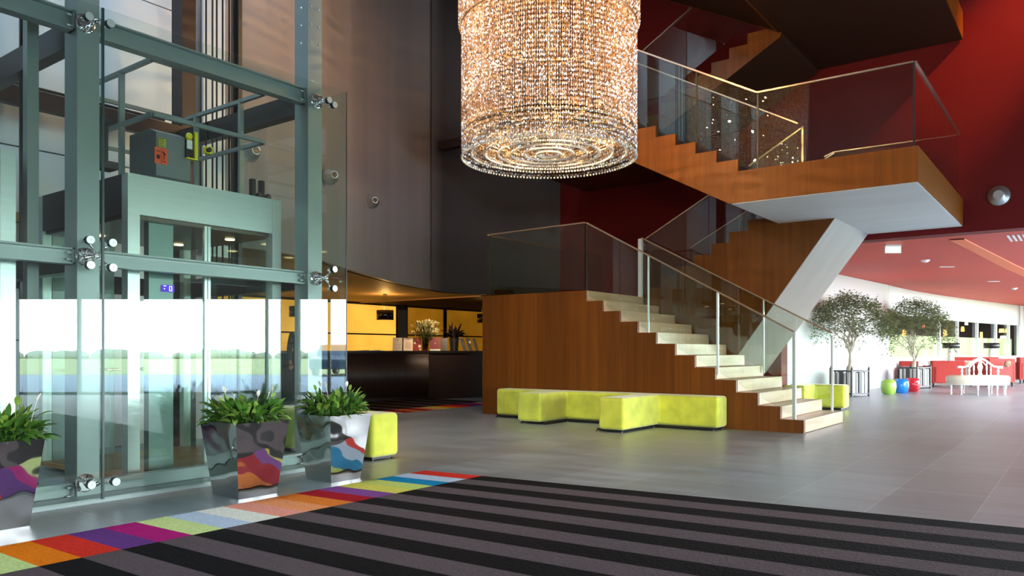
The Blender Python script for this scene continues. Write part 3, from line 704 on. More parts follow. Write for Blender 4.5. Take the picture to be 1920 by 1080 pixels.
b.box(-6.513, -6.510, yl[0] + w * .12, yl[0] + w * .42, zb + .105, zb + .112); b.box(-6.513, -6.510, yl[0] + w * .58, yl[0] + w * .88, zb + .02, zb + .027)
part('pictogram', b, M['black'], sg)
b = MB(); b.box(-6.519, -6.513, yl[0] + w * .3, yl[0] + w * .85, atx(300, 275, -6.515).z, min(3.06, atx(300, 259, -6.515).z)); ys_ = part('warning_sticker', b, mat('yellow_sticker', (.50, .46, .03), .5), bx, label='yellow warning sticker with lines of small print')
b = MB()
for i in range(4): z = atx(300, 273 - i * 4, -6.515).z; b.box(-6.513, -6.511, yl[0] + w * .36, yl[0] + w * (.75 - .05 * (i % 2)), z, z + .005)
part('print', b, M['black'], ys_)
pa, pb = atx(349, 295, -6.5), atx(369, 249, -6.5)
b = MB(); b.box(-6.62, -6.5, pa.y, pb.y - .03, pa.z, pb.z); b2 = part('control_station', b, M['black'], cab, bevel=.006)
b = MB(); b.box(-6.62, -6.48, pb.y - .028, pb.y, pa.z, pb.z); b.box(-6.6, -6.48, pa.y, pb.y, pa.z - .012, pa.z); part('casing', b, mat('safety_yellow', (.80, .70, .02), .4), b2, label='bright yellow casing')
b = MB(); b.box(-6.5, -6.49, pa.y + .005, pa.y + .055, pa.z + .08, pa.z + .16); part('switch_panel', b, M['white_lac'], b2)
b = MB(); b.lathe([(.03, 0), (.03, .04), (.02, .045)], (-6.49, pa.y + .02, pb.z - .06), 14, axis=(1, -.5, 0)); part('stop_button', b, bpy.data.materials['safety_yellow'], b2)
pc = atx(393, 282, -6.5)
b = MB(); b.box(-6.56, -6.5, pc.y - .03, pc.y + .035, pc.z - .03, pc.z + .035); sb = part('limit_switch', b, bpy.data.materials['safety_yellow'], cab, bevel=.004)
b = MB(); b.lathe([(.022, 0), (.022, .03), (.012, .03)], (-6.5, pc.y - .015, pc.z), 12, axis=(1, 0, 0)); part('roller', b, M['black'], sb)
for x, y in ((-6.4, 4.42), (-6.4, 4.52)):
    b = MB(); b.box(x - .05, x, y, y + .04, 2.56, 2.75); b.tube([(x - .02, y + .08, 2.60), (x + .01, y + .08, 2.60)], .03, 10); part('door_operator', b, M['dark_steel'], cab)
b = MB(); b.box(-6.5, -6.35, 3.0, 3.13, 2.58, 2.64); b.box(-6.5, -6.46, 3.02, 3.10, 2.64, 2.98); b.box(-6.55, -6.4, 3.02, 3.1, 2.95, 3.0); part('guide_shoe', b, M['dark_steel'], cab)
b = MB(); b.box(-7.8, -6.4, 1.1, 2.1, 2.57, 2.66); part('roof_deck', b, M['dark_steel'], cab2)
#@@DECOR
# ================================================================== CHANDELIER
CC = at(1029, 659, 9.0); CX, CY = CC.x, CC.y
ch = thing('chandelier', 'huge glowing cylindrical crystal chandelier with concentric bead rings at its base', 'chandelier', (CX, CY, 3.39))
def crystal_mat(name, a, b_, c_, gl=.42, tr=.12):
    m, nt, p = newmat(name); nt.nodes.remove(p)
    g = N(nt, 'ShaderNodeNewGeometry'); r = N(nt, 'ShaderNodeValToRGB'); nt.links.new(g.outputs['Random Per Island'], r.inputs[0])
    e = r.color_ramp.elements; e[0].position = 0; e[0].color = (*a, 1); e[1].position = .9; e[1].color = (*c_, 1); q = e.new(.5); q.color = (*b_, 1)  # random bead tints put the sparkle into the colour
    t = N(nt, 'ShaderNodeBsdfTranslucent'); nt.links.new(r.outputs[0], t.inputs[0])
    gg = N(nt, 'ShaderNodeBsdfGlossy'); gg.inputs['Roughness'].default_value = .12; gg.inputs[0].default_value = (1, .97, .92, 1)
    x = N(nt, 'ShaderNodeMixShader'); x.inputs[0].default_value = gl; nt.links.new(t.outputs[0], x.inputs[1]); nt.links.new(gg.outputs[0], x.inputs[2])
    tp = N(nt, 'ShaderNodeBsdfTransparent'); y = N(nt, 'ShaderNodeMixShader'); y.inputs[0].default_value = tr
    nt.links.new(x.outputs[0], y.inputs[1]); nt.links.new(tp.outputs[0], y.inputs[2]); nt.links.new(y.outputs[0], nt.nodes['Material Output'].inputs[0]); return m
M['crystal'] = crystal_mat('cut_crystal', (.22, .10, .02), (.74, .43, .18), (1, .88, .70))
M['ringmetal'] = mat('gilded_ring', (.75, .55, .32), .25, metal=1)
rc = random.Random(11)
def curtain(Rr, z0, z1, n, pitch=.05, w=.0095, h=.022, fringe=0.0):
    b = MB(); rows = max(1, int(round((z1 - z0) / pitch)))
    for i in range(n):
        a = 2 * math.pi * i / n; ca, sa = math.cos(a), math.sin(a); off = rc.uniform(0, fringe)
        for k in range(rows):
            z = z0 + (k + .5) * pitch - off; t = rc.uniform(0, 3.14); c, s = math.cos(t) * w, math.sin(t) * w
            x, y = CX + Rr * ca, CY + Rr * sa
            b.add([(x, y, z - h), (x + c, y + s, z), (x - s, y + c, z), (x - c, y - s, z), (x + s, y - c, z), (x, y, z + h)],
                  [(0, 2, 1), (0, 3, 2), (0, 4, 3), (0, 1, 4), (5, 1, 2), (5, 2, 3), (5, 3, 4), (5, 4, 1)])
    return part('crystal_curtain', b, M['crystal'], ch, kind='stuff')
curtain(1.01, 3.36, 4.86, 270, fringe=.02)
curtain(1.045, 4.86, 6.3, 270, fringe=.02)
curtain(.94, 3.48, 6.3, 200)
for Rr, n, z1 in ((.90, 240, 3.58), (.74, 210, 3.55), (.59, 170, 3.53), (.44, 130, 3.52), (.29, 90, 3.51), (.14, 46, 3.50)):
    curtain(Rr, 3.41, z1, n, fringe=.008, pitch=.045)
for Rr, z in ((1.01, 4.87), (.90, 3.60), (.74, 3.57), (.59, 3.56), (.44, 3.55), (.29, 3.54), (1.0, 3.62), (1.03, 6.3)):
    b = MB(); k = 64
    pts = [(CX + Rr * math.cos(2 * math.pi * i / k), CY + Rr * math.sin(2 * math.pi * i / k), z) for i in range(k + 1)]
    b.tube(pts, .011, 6, caps=False); part('ring_frame', b, M['ringmetal'], ch)
b = MB()
for i in range(6):
    a = math.pi * i / 6; b.bar((CX - 1.0 * math.cos(a), CY - 1.0 * math.sin(a), 3.66), (CX + 1.0 * math.cos(a), CY + 1.0 * math.sin(a), 3.66), .012, .03)
part('spider_frame', b, M['ringmetal'], ch)
b = MB(); b.tube([(CX, CY, 3.7), (CX, CY, TOP)], .02, 8); b.lathe([(1.04, 6.3), (1.04, 6.34), (.0, 6.36)], (CX, CY, 0), 40, smooth=False); part('suspension_frame', b, M['dark_steel'], ch)
b = MB()
for r0_, r1_ in ((.30, .43), (.45, .58), (.60, .73), (.75, .89), (0, .28)):
    b.lathe([(r0_, 3.70), (r1_, 3.70)] if r0_ else [(.001, 3.70), (r1_, 3.70)], (CX, CY, 0), 48, smooth=False)
b.f = [f for f in b.f]; part('gilded_plate', b, mat('brushed_gold_plate', (.80, .55, .25), .35, metal=.8), ch)
for Rr in (1.01, .90, .74, .59, .44, .29, .14):
    b = MB(); k = 72; zb_ = 3.345 if Rr > 1 else 3.395
    for i in range(k * 2):
        a = 2 * math.pi * i / (k * 2); b.sphere((CX + Rr * math.cos(a), CY + Rr * math.sin(a), zb_), .014, 5, 3)
    part('bead_rim', b, mat('rim_crystal', (.95, .85, .70), .15, spec=.9) if 'rim_crystal' not in bpy.data.materials else bpy.data.materials['rim_crystal'], ch, kind='stuff')
for i in range(5):
    a = i * 1.257 + .4; lamp('chandelier_light', 'POINT', (CX + .66 * math.cos(a), CY + .66 * math.sin(a), 3.62), 55, (1, .66, .30), shadow_soft_size=.015)
bulbm = emis('bulb_glow', (1, .80, .52), 160)
for i in range(60):
    a = rc.uniform(0, 6.283); rr_ = rc.choice((.83, .87, .55)); z = rc.uniform(3.66, 5.6)
    if i < 14: a = rc.uniform(0, 6.283); z = 3.62 + rc.uniform(-.01, .03); rr_ = rc.choice((.82, .67, .52))
    b = MB(); b.sphere((CX + rr_ * math.cos(a), CY + rr_ * math.sin(a), z), .009, 8, 6); part('bulb', b, bulbm, ch)
for i in range(7):
    z = 3.95 + .36 * i; a = i * 2.4
    lamp('chandelier_light', 'POINT', (CX + .35 * math.cos(a), CY + .35 * math.sin(a), z), 92, (1, .62, .27), shadow_soft_size=.015)

# ================================================================== PLANTERS
def leaf(b, base, direction, L, w, droop, tw, segs=5):
    d = Vector(direction).normalized(); side = d.cross(Vector((0, 0, 1)))
    if side.length < .05: side = Vector((math.cos(tw), math.sin(tw), 0))
    side.normalize(); side = Matrix.Rotation(tw, 3, d) @ side
    p = Vector(base); vs = []; st = L / segs
    for i in range(segs + 1):
        t = i / segs; ww = w * math.sin(math.pi * min(1, .08 + t * .92)) ** .8 * (1 if t < .95 else .1)
        vs += [p - side * ww / 2 + Vector((0, 0, ww * .18)), p, p + side * ww / 2 + Vector((0, 0, ww * .18))]
        d = (d + Vector((0, 0, -droop / segs))).normalized(); p = p + d * st
    fs = []
    for i in range(segs):
        for j in (0, 1): fs.append((i * 3 + j, i * 3 + j + 1, i * 3 + j + 4, i * 3 + j + 3))
    t = b.smooth; b.smooth = True; b.add(vs, fs); b.smooth = t
def planter(cx, cy, wb, wt, H, rz, label, seed):
    t = thing('planter', label, 'planter', (cx, cy, 0), rz, local=True)
    b = MB(); A = [(-wb / 2, -wb / 2), (wb / 2, -wb / 2), (wb / 2, wb / 2), (-wb / 2, wb / 2)]
    k = 1; vs = []
    for i in range(k + 1):
        s = i / k; w = wb + (wt - wb) * s
        vs += [(x / (wb / 2) * w / 2, y / (wb / 2) * w / 2, H * s) for x, y in A]
    fs = [(i * 4 + j, i * 4 + (j + 1) % 4, (i + 1) * 4 + (j + 1) % 4, (i + 1) * 4 + j) for i in range(k) for j in range(4)] + [(3, 2, 1, 0)]
    o = len(vs); wi = wt - .022
    vs += [(x / (wb / 2) * wi / 2, y / (wb / 2) * wi / 2, H) for x, y in A] + [(x / (wb / 2) * wi / 2, y / (wb / 2) * wi / 2, H - .08) for x, y in A]
    fs += [(k * 4 + j, k * 4 + (j + 1) % 4, o + (j + 1) % 4, o + j) for j in range(4)] + [(o + j, o + (j + 1) % 4, o + 4 + (j + 1) % 4, o + 4 + j) for j in range(4)]
    b.add(vs, fs); part('pot', b, M['wavy'], t)
    b = MB(); b.box(-wi / 2, wi / 2, -wi / 2, wi / 2, H - .09, H - .04); part('soil', b, M['soil'], t)
    rn = random.Random(seed); b = MB()
    for i in range(260):
        a = rn.uniform(0, 6.283); rr_ = wt * .40 * math.sqrt(rn.random()); el = rn.uniform(.25, 1.35)
        base = Vector((rr_ * math.cos(a), rr_ * math.sin(a), H - .05 + rn.uniform(0, .05))); a2 = a + rn.uniform(-.9, .9)
        d = Vector((math.cos(a2) * math.cos(el), math.sin(a2) * math.cos(el), math.sin(el)))
        s = rn.uniform(.02, .11); e = base + d * s + Vector((0, 0, .02)); b.cur = 0; b.tube([base, e], .0022, 4)
        b.cur = 1 if rn.random() < .28 else 0
        leaf(b, e, d, rn.uniform(.09, .15), rn.uniform(.034, .056), rn.uniform(.3, 1.2), rn.uniform(-.6, .6))
    part('foliage', b, [M['leaf'], M['leaf_light']], t)
    for i in range(9):
        a = rn.uniform(0, 6.283); rr_ = wt * rn.uniform(.1, .5); z = H + rn.uniform(.10, .24); lean = rn.uniform(0, .12)
        p = Vector((rr_ * math.cos(a), rr_ * math.sin(a), H)); q = p + Vector((math.cos(a) * lean, math.sin(a) * lean, z - H))
        b = MB(); b.tube([p, (p + q) / 2 + Vector((0, 0, .02)), q], .002, 4)
        leaf(b, q, (math.cos(a) * .4, math.sin(a) * .4, 1), .062, .030, .4, rn.uniform(-1, 1)); b.tube([q, q + Vector((.004, 0, .03))], .004, 5)
        part('flower', b, M['spathe'] if i % 3 else M['leaf_light'], t)
planter(-5.225, 3.545, .335, .47, .57, 0, 'mirror-polished tapered planter of peace lilies, middle of the three', 21)
planter(-5.235, 4.425, .32, .455, .565, 0, 'mirror-polished tapered planter of peace lilies beside the lime bench end', 22)
planter(-5.50, 1.95, .27, .40, .55, 0, 'mirror-polished tapered planter cut off by the left edge', 23)

# ================================================================== RUGS
def hexc(r, g, b): return tuple((v / 255) ** 2.2 for v in (r, g, b))
C_ = dict(red=(205, 52, 38), lblue=(176, 196, 214), blue=(20, 128, 172), green=(190, 208, 110), yellow=(214, 208, 92), purple=(126, 74, 140), crimson=(160, 28, 42),
          orange=(220, 122, 48), lorange=(228, 148, 98), pink=(224, 150, 130), white=(220, 224, 212), ltgreen=(196, 216, 140), magenta=(168, 32, 112), violet=(100, 58, 124), black=(20, 18, 20), grey=(88, 78, 80), vivid=(226, 122, 22), cream=(205, 190, 140))
RM = {k: mat('wool_' + k, hexc(*v), .95, var=.13, scale=(60, 60, 60), bump=.5, spec=.1) for k, v in C_.items()}
def yend(k): return 1.705 + k * (5.278 - 1.705) / 17.0
b = MB(); names = list(RM); idx = {n: i for i, n in enumerate(names)}
cols = {16: 'red', 15: 'lblue', 14: 'blue', 13: 'green', 12: 'yellow', 11: 'purple', 10: 'crimson', 9: 'orange', 8: 'lorange', 7: 'pink', 6: 'white', 5: 'lblue', 4: 'ltgreen', 3: 'magenta', 2: 'violet', 1: 'red', 0: 'vivid', -1: 'ltgreen', -2: 'lblue', -3: 'purple', -4: 'orange', -5: 'crimson', -6: 'yellow', -7: 'blue', -8: 'pink', -9: 'white', -10: 'red', -11: 'green', -12: 'violet'}
def slope(y): return .115 - (5.278 - y) * .0275
def yat(k, x): y = yend(k); return y + slope(y) * (x + 4.28)
XE, XL = -4.28, -4.895
for k in range(-12, 17):
    for (xa, xb, nm) in ((XL, XE, cols[k]), (XE, 3.2, 'black' if k % 2 == 0 else 'grey')):
        b.cur = idx[nm]
        b.add([(xa, yat(k, xa), .008), (xb, yat(k, xb), .008), (xb, yat(k + 1, xb), .008), (xa, yat(k + 1, xa), .008)], [(0, 1, 2, 3)])
b.cur = idx['grey']; b.add([(XL, yat(-12, XL), 0), (3.2, yat(-12, 3.2), 0), (3.2, yat(17, 3.2), 0), (XL, yat(17, XL), 0), (XL, yat(-12, XL), .008), (3.2, yat(-12, 3.2), .008), (3.2, yat(17, 3.2), .008), (XL, yat(17, XL), .008)],
      [(0, 1, 5, 4), (1, 2, 6, 5), (2, 3, 7, 6), (3, 0, 4, 7)])
tag(b.build('rug', [RM[n] for n in names]), 'large black and grey striped rug with a multicoloured block border in the foreground', 'rug')
A = atz(737, 776); Bq = atz(884, 762); b = MB(); d = (Bq - A).normalized(); st = .27; n2 = Vector((-1, .10, 0))
seq = ['orange', 'vivid', 'cream', 'ltgreen', 'cream', 'crimson', 'orange', 'crimson', 'lorange', 'yellow', 'vivid', 'red', 'crimson', 'violet', 'magenta', 'green', 'blue']
A0 = A - d * st * 4
for k, nm in enumerate(seq):
    p = A0 + d * st * k; q = A0 + d * st * (k + 1)
    for o0, o1, c in ((0, .62, nm), (.62, 3.0, 'black' if k % 2 else 'crimson')):
        b.cur = idx[c] if c != 'crimson' or o0 == 0 else idx['grey']
        v = [p + n2 * o0, p + n2 * o1, q + n2 * o1, q + n2 * o0]; b.add([(w.x, w.y, .006) for w in v], [(0, 3, 2, 1)])
tag(b.build('rug', [RM[n] for n in names], solid=.004), 'striped rug with warm coloured border lying before the reception counter', 'rug')

# ================================================================== LIME BENCHES
def bench(poly, label, xy):
    b = MB(); b.slab(poly, .035, .472)
    o = thing('bench', label, 'bench', (*xy, 0))
    part('cushion_body', b, M['lime'], o, bevel=.045, seg=4)
    f = MB(); c = Vector(xy)
    xs = [p[0] for p in poly]; ys = [p[1] for p in poly]
    g = [(p[0] + (.05 if p[0] < sum(xs) / len(xs) else -.05), p[1] + (.05 if p[1] < (min(ys) + max(ys)) / 2 else -.05)) for p in poly]
    f.slab([(x, y) for x, y in g], .012, .04); part('plinth', f, M['black'], o)
    l = MB()
    for x, y in g: l.lathe([(.018, 0), (.018, .014)], (x, y, 0), 8, smooth=False)
    part('foot', l, M['black'], o)
bench([(-8.03, 10.285), (-7.06, 10.285), (-7.06, 9.56), (-6.62, 9.56), (-6.62, 10.285), (-5.42, 10.285), (-5.42, 9.22), (-5.03, 9.22), (-5.03, 10.285), (-4.13, 10.285), (-4.13, 10.635), (-8.03, 10.635)],
      'long lime velvet bench with two jutting blocks against the wooden stair side', (-6, 10.4))
bench([(-7.9, 5.32), (-5.72, 5.32), (-5.72, 5.70), (-7.9, 5.70)], 'lime velvet bench end behind the right-hand mirrored planter', (-6.8, 5.5))
bench([(-4.70, 15.29), (-4.60, 15.29), (-4.60, 14.6), (-4.20, 14.6), (-4.20, 15.29), (-3.68, 15.29), (-3.68, 15.66), (-4.70, 15.66)], 'lime velvet bench half hidden behind the lowest stair treads', (-4.8, 15.4))

# ================================================================== RECEPTION
cpts = smooth_curve([(-13.5, 8.6), (-13.2, 9.6), (-12.75, 11.2), (-12.2, 12.75), (-11.82, 13.9), (-11.68, 14.7)], 14)
b = MB(); n = len(cpts); poly = [(x, y) for x, y in cpts] + [(x - .75, y) for x, y in reversed(cpts)]
cnt = thing('reception_counter', 'long curved dark ribbed reception counter', 'counter', (-12.5, 12, 0))
for i in range(n - 1):
    (xa, ya_), (xb, yb_) = cpts[i], cpts[i + 1]; b.slab([(xa, ya_), (xb, yb_), (xb - .6, yb_), (xa - .6, ya_)], .01, 1.06)
part('counter_body', b, M['counter'], cnt)
b = MB()
for i in range(n - 1):
    (xa, ya_), (xb, yb_) = cpts[i], cpts[i + 1]; b.slab([(xa + .04, ya_), (xb + .04, yb_), (xb - .75, yb_), (xa - .75, ya_)], 1.06, 1.115)
part('counter_top', b, M['black'], cnt)
b = MB()
for i in range(n - 1):
    for s in (0, .25, .5, .75):
        x = cpts[i][0] * (1 - s) + cpts[i + 1][0] * s; y = cpts[i][1] * (1 - s) + cpts[i + 1][1] * s
        if y < 13.0: b.tube([(x + .012, y, .08), (x + .012, y, 1.06)], .016, 6)
part('ribbed_front', b, mat('wenge_rib', (.032, .018, .015), .35), cnt, kind='stuff')
def cd_(x): return 16.75 + (x - 655) * .0072
def cpos(x, back=.3): p = at(x, HOR, cd_(x) + back); return Vector((p.x, p.y, 1.115))
PXM = 17.4 / F_PX     # metres per pixel at the counter
# amber backlit wall
am = {}
for nm, col, s in (('bright', (1, .46, .055), 1.05), ('dim', (1, .40, .02), .24)):
    m, nt, p = newmat('backlit_amber_' + nm); nt.nodes.remove(p); e = N(nt, 'ShaderNodeEmission'); e.inputs[0].default_value = (*col, 1)
    v = coords(nt, (1, 1, 1)); sx = N(nt, 'ShaderNodeSeparateXYZ'); nt.links.new(v, sx.inputs[0])
    nz = N(nt, 'ShaderNodeTexNoise'); nz.inputs['Scale'].default_value = .7; nt.links.new(v, nz.inputs[0])
    mr = N(nt, 'ShaderNodeMapRange'); mr.inputs[1].default_value = .35; mr.inputs[2].default_value = .65; mr.inputs[3].default_value = s * .75; mr.inputs[4].default_value = s * 1.25
    nt.links.new(nz.outputs[0], mr.inputs[0]); nt.links.new(mr.outputs[0], e.inputs[1]); nt.links.new(e.outputs[0], nt.nodes['Material Output'].inputs[0]); am[nm] = m
for ya, yb, k in ((4.0, 7.0, 'bright'), (7.05, 10.0, 'bright'), (10.05, 12.9, 'bright'), (12.95, 15.85, 'bright'), (16.24, 17.88, 'dim'), (17.95, 20.2, 'dim'), (20.25, 22.0, 'dim')):
    t = thing('backlit_panel', 'amber backlit wall panel pair behind the reception, %s' % ('dimmer, right of the dark column' if k == 'dim' else 'bright, left of the dark column'), 'wall panel', (-16, (ya + yb) / 2, 0), group='amber backlit panels, ' + k)
    for z0, z1 in ((.5, 1.56), (1.60, 2.40)):
        b = MB(); b.box(-16.04, -16.0, ya + .03, yb - .03, z0, z1); part('amber_glass', b, am[k], t)
    b = MB(); b.box(-16.05, -15.98, ya, yb, 1.56, 1.60); b.box(-16.05, -15.98, ya, ya + .04, .5, 2.42); b.box(-16.05, -15.98, yb - .04, yb, .5, 2.42); b.box(-16.05, -15.98, ya, yb, 2.39, 2.43); part('frame', b, M['black'], t)
b = MB(); b.box(-16.0, -15.95, 15.87, 16.22, 0, 2.3); struct('wall_reception_pier', b, mat('grey_pier', (.10, .09, .08), .5))
b = MB(); b.box(-16.3, -16.05, 19, 23, 0, 2.6); b.box(-18, -9.75, 22, 22.2, 0, 2.6); struct('wall_reception_end', b, mat('wenge_wall2', (.03, .018, .012), .4))
b = MB(); b.box(-16.2, -9.75, 18, 22, ZC - .02, ZC + .1); struct('ceiling_back_office', b, bpy.data.materials['alcove_ceiling'])
b = MB(); b.box(-16.1, -11.75, 14.43, 14.46, ZC - .03, ZC); struct('trim_2', b, mat('light_wood_edge', (.55, .28, .12), .4))
def pendant(px, d, label, pw):
    p = at(px, 659, d); t = thing('pendant_lamp', label, 'pendant lamp', (p.x, p.y, 1.84))
    b = MB(); b.lathe([(.20, 1.84), (.20, 2.07)], (p.x, p.y, 0), 28); sh = part('lamp_shade', b, mat('black_gloss_shade', (.012, .008, .006), .12) if 'black_gloss_shade' not in bpy.data.materials else bpy.data.materials['black_gloss_shade'], t, solid=.006)
    b = MB()
    for s in (-.1, -.03, .04, .1): b.tube([(p.x + s, p.y + s * .3, 2.0), (p.x + s * .5, p.y, 2.44)], .003, 4)
    b.lathe([(.05, 2.43), (.05, 2.45)], (p.x, p.y, 0), 12); part('suspension_wire', b, M['dark_steel'], t)
    b = MB(); b.sphere((p.x, p.y, 1.97), .035, 10, 8); part('bulb', b, emis('pendant_bulb', (1, .7, .35), 12), t)
    lamp('pendant_light', 'POINT', (p.x, p.y, 2.10), pw, (1, .55, .16), shadow_soft_size=.05)
pendant(722, 18.2, 'black drum pendant lamp glowing above the reception counter', 32)
pendant(909, 20.0, 'black drum pendant lamp half hidden by the wooden stair side', 8)
pendant(560, 16.6, 'black drum pendant lamp over the counter end behind the lift column', 40)
def card(x0, x1, ytop, label, m, cat='brochure', lean=.03, name='brochure', extra=None, back=.28):
    p = cpos((x0 + x1) / 2, back); w = (x1 - x0) * PXM; h = (657 - ytop) * PXM
    t = thing(name, label, cat, (p.x, p.y, 1.115), YAW + .05, local=True)
    b = MB(); b.prism([(-w / 2, 0), (w / 2, 0), (w / 2, h), (-w / 2, h)], 0, .012); 
    for i, v in enumerate(b.v): b.v[i] = (v[0], v[1] + v[2] * .2, v[2])
    part('panel', b, m, t)
    if extra: extra(t, w, h)
    b = MB(); b.prism([(-w * .2, 0), (w * .2, 0), (w * .15, h * .5), (-w * .15, h * .5)], .06, .065)
    for i, v in enumerate(b.v): b.v[i] = (v[0], v[1] + (h - v[2]) * .2, v[2])
    part('strut', b, M['black'], t)
paper = mat('ivory_paper', (.80, .66, .50), .6)
def lines(n, logo=False):
    def f(t, w, h):
        b = MB(); rr_ = random.Random(n)
        for i in range(n):
            z = h * (.2 + .5 * i / n); e = w * rr_.uniform(.25, .36); b.add([(-e, z * .2 - .004, z), (e, z * .2 - .004, z), (e, z * .2 - .003, z + .006), (-e, z * .2 - .003, z + .006)], [(0, 1, 2, 3)])
        z = h * .84; s = .012; b.add([(-s, z * .2 - .004, z - s), (s, z * .2 - .004, z - s), (s, z * .2 - .003, z + s), (-s, z * .2 - .003, z + s)], [(0, 1, 2, 3)])
        part('print', b, mat('faint_print', (.35, .26, .18), .6) if 'faint_print' not in bpy.data.materials else bpy.data.materials['faint_print'], t)
    return f
card(736, 754, 632, 'plain ivory standing notice, leftmost on the counter', paper, 'notice', name='standing_notice', extra=lines(2))
card(756, 774, 632, 'ivory standing notice with lines of text, second from left', paper, 'notice', name='standing_notice', extra=lines(7))
def dots(t, w, h):
    b = MB()
    for x, z, r_ in ((-.3, .85, .10), (-.28, .62, .16), (.30, .35, .17), (.36, .1, .1)):
        c = Vector((x * w, z * h * .2 - .005, z * h)); b.add([c + Vector((r_ * w * math.cos(a * .52), .2 * r_ * w * math.sin(a * .52), r_ * w * math.sin(a * .52))) for a in range(12)], [tuple(range(12))])
    part('pale_dots', b, paper, t)
card(774, 790, 632, 'red leaflet stand with pale round dots behind the flower vase', mat('brick_red_card', (.25, .025, .015), .5), 'leaflet', name='leaflet_stand', extra=dots)
def emb(t, w, h):
    b = MB(); z = h * .5; b.add([(-.008, z * .2 - .004, z), (.004, z * .2 - .004, z), (.008, z * .2 - .003, z + .03), (-.004, z * .2 - .003, z + .03)], [(0, 1, 2, 3)])
    b.add([(-w * .5, -.004, 0), (w * .5, -.004, 0), (w * .5, .2 * h * .13 - .004, h * .13), (-w * .5, .2 * h * .13 - .004, h * .13)], [(0, 1, 2, 3)]); part('silver_mark', b, M['stainless'], t)
card(806, 826, 631, 'dark red folder standing on the counter right of the lilies', mat('burgundy_card', (.17, .012, .02), .4), 'folder', name='folder', extra=emb, back=.14)
card(827, 839, 632, 'black brochure holder standing beside the dark flowerpot', M['black'], 'holder', name='brochure_holder')
for i, (xa, lb, m) in enumerate(((866, 'black leaning card holder, left of three on the counter', M['black']), (877, 'leaning card holder with a pale photo, middle of three', M['counter']), (889, 'greyish leaning card holder nearest the stair side', mat('taupe_card', (.12, .08, .05), .5)))):
    p = cpos(xa + 3, .25); t = thing('card_holder', lb, 'card holder', (p.x, p.y, 1.115), YAW, local=True)
    b = MB(); b.prism([(0, 0), (.06, 0), (-.02, .30), (-.085, .30)], 0, .14); part('holder', b, m, t)
    if i == 1: b = MB(); b.add([(.0, -.002, .18), (.04, -.002, .18), (.025, -.002, .235), (-.015, -.002, .235)], [(0, 1, 2, 3)]); part('photo', b, M['white_lac'], t)
lamp('counter_fill_spot', 'SPOT', (-10.9, 12.6, 2.42), 190, (1, .74, .48), (Vector((-10.9, 12.6, 2.42)) - Vector((-12.3, 13.4, 1.25))).to_track_quat('Z', 'Y').to_euler(), spot_size=R(62), spot_blend=.8, shadow_soft_size=.04)  # unseen spot added to brighten the cards on the counter
# lilies
p = cpos(797, .3); lv = thing('flower_vase', 'glass vase bursting with pale yellow lilies on the reception counter', 'vase', (p.x, p.y, 1.115), 0, local=True)
b = MB(); b.lathe([(.07, .0), (.075, .02), (.085, .28), (.09, .30)], n=20); part('vase', b, glassmat('vase_glass', (.75, .62, .35), 1.5), lv, solid=.004)
rn = random.Random(4); b = MB(); heads = []
for i in range(60):
    a = rn.uniform(0, 6.283); rr_ = rn.uniform(.05, .40); z = rn.uniform(.42, .68) - rr_ * .18
    e = Vector((rr_ * math.cos(a), rr_ * math.sin(a), z)); b.tube([(rn.uniform(-.04, .04), rn.uniform(-.04, .04), .03), e * .5 + Vector((0, 0, .06)), e], .005, 4); heads.append(e)
    for j in range(3): leaf(b, e * rn.uniform(.5, .85) + Vector((0, 0, .06)), (math.cos(a + j), math.sin(a + j), .6), .13, .02, .6, 0, 3)
part('stems', b, mat('lily_green', (.05, .075, .02), .5), lv)
for e in heads:
    b = MB(); d = Vector((e.x, e.y, .5)).normalized()
    for j in range(5): leaf(b, e, d + Vector((math.cos(j * 1.26) * .4, math.sin(j * 1.26) * .4, 0)), .11, .038, .5, j, 3)
    part('lily', b, mat('lily_petal', (.62, .55, .26), .5) if 'lily_petal' not in bpy.data.materials else bpy.data.materials['lily_petal'], lv)
p = cpos(851, .35); dv = thing('flowerpot', 'tall dark flowerpot with curling dark leaves, silhouetted at the counter', 'flowerpot', (p.x, p.y, 1.115), 0, local=True)
b = MB(); b.lathe([(.10, 0), (.12, .30), (.125, .32)], n=20, smooth=False); part('pot', b, M['black'], dv)
b = MB()
for i in range(46):
    a = rn.uniform(0, 6.283); el = rn.uniform(.5, 1.5); leaf(b, (rn.uniform(-.06, .06), rn.uniform(-.06, .06), .3), (math.cos(a) * math.cos(el), math.sin(a) * math.cos(el), math.sin(el)), rn.uniform(.25, .42), rn.uniform(.05, .08), rn.uniform(.2, 1.8), rn.uniform(-1, 1), 6)
part('foliage', b, mat('dark_foliage', (.02, .008, .008), .5), dv)
b = MB(); p = cpos(690, .25)
for i in range(7): q = cpos(672 + i * 7, .12 + .03 * (i % 3)); b.slab([(q.x - .05, q.y - .04), (q.x + .05, q.y - .04), (q.x + .05, q.y + .06), (q.x - .05, q.y + .06)], 1.115, 1.12 + .006 * (i % 3))
o = b.build('leaflet_spread', paper); tag(o, 'spread of flat ivory leaflets lying on the counter under the pendant lamp', 'leaflets')

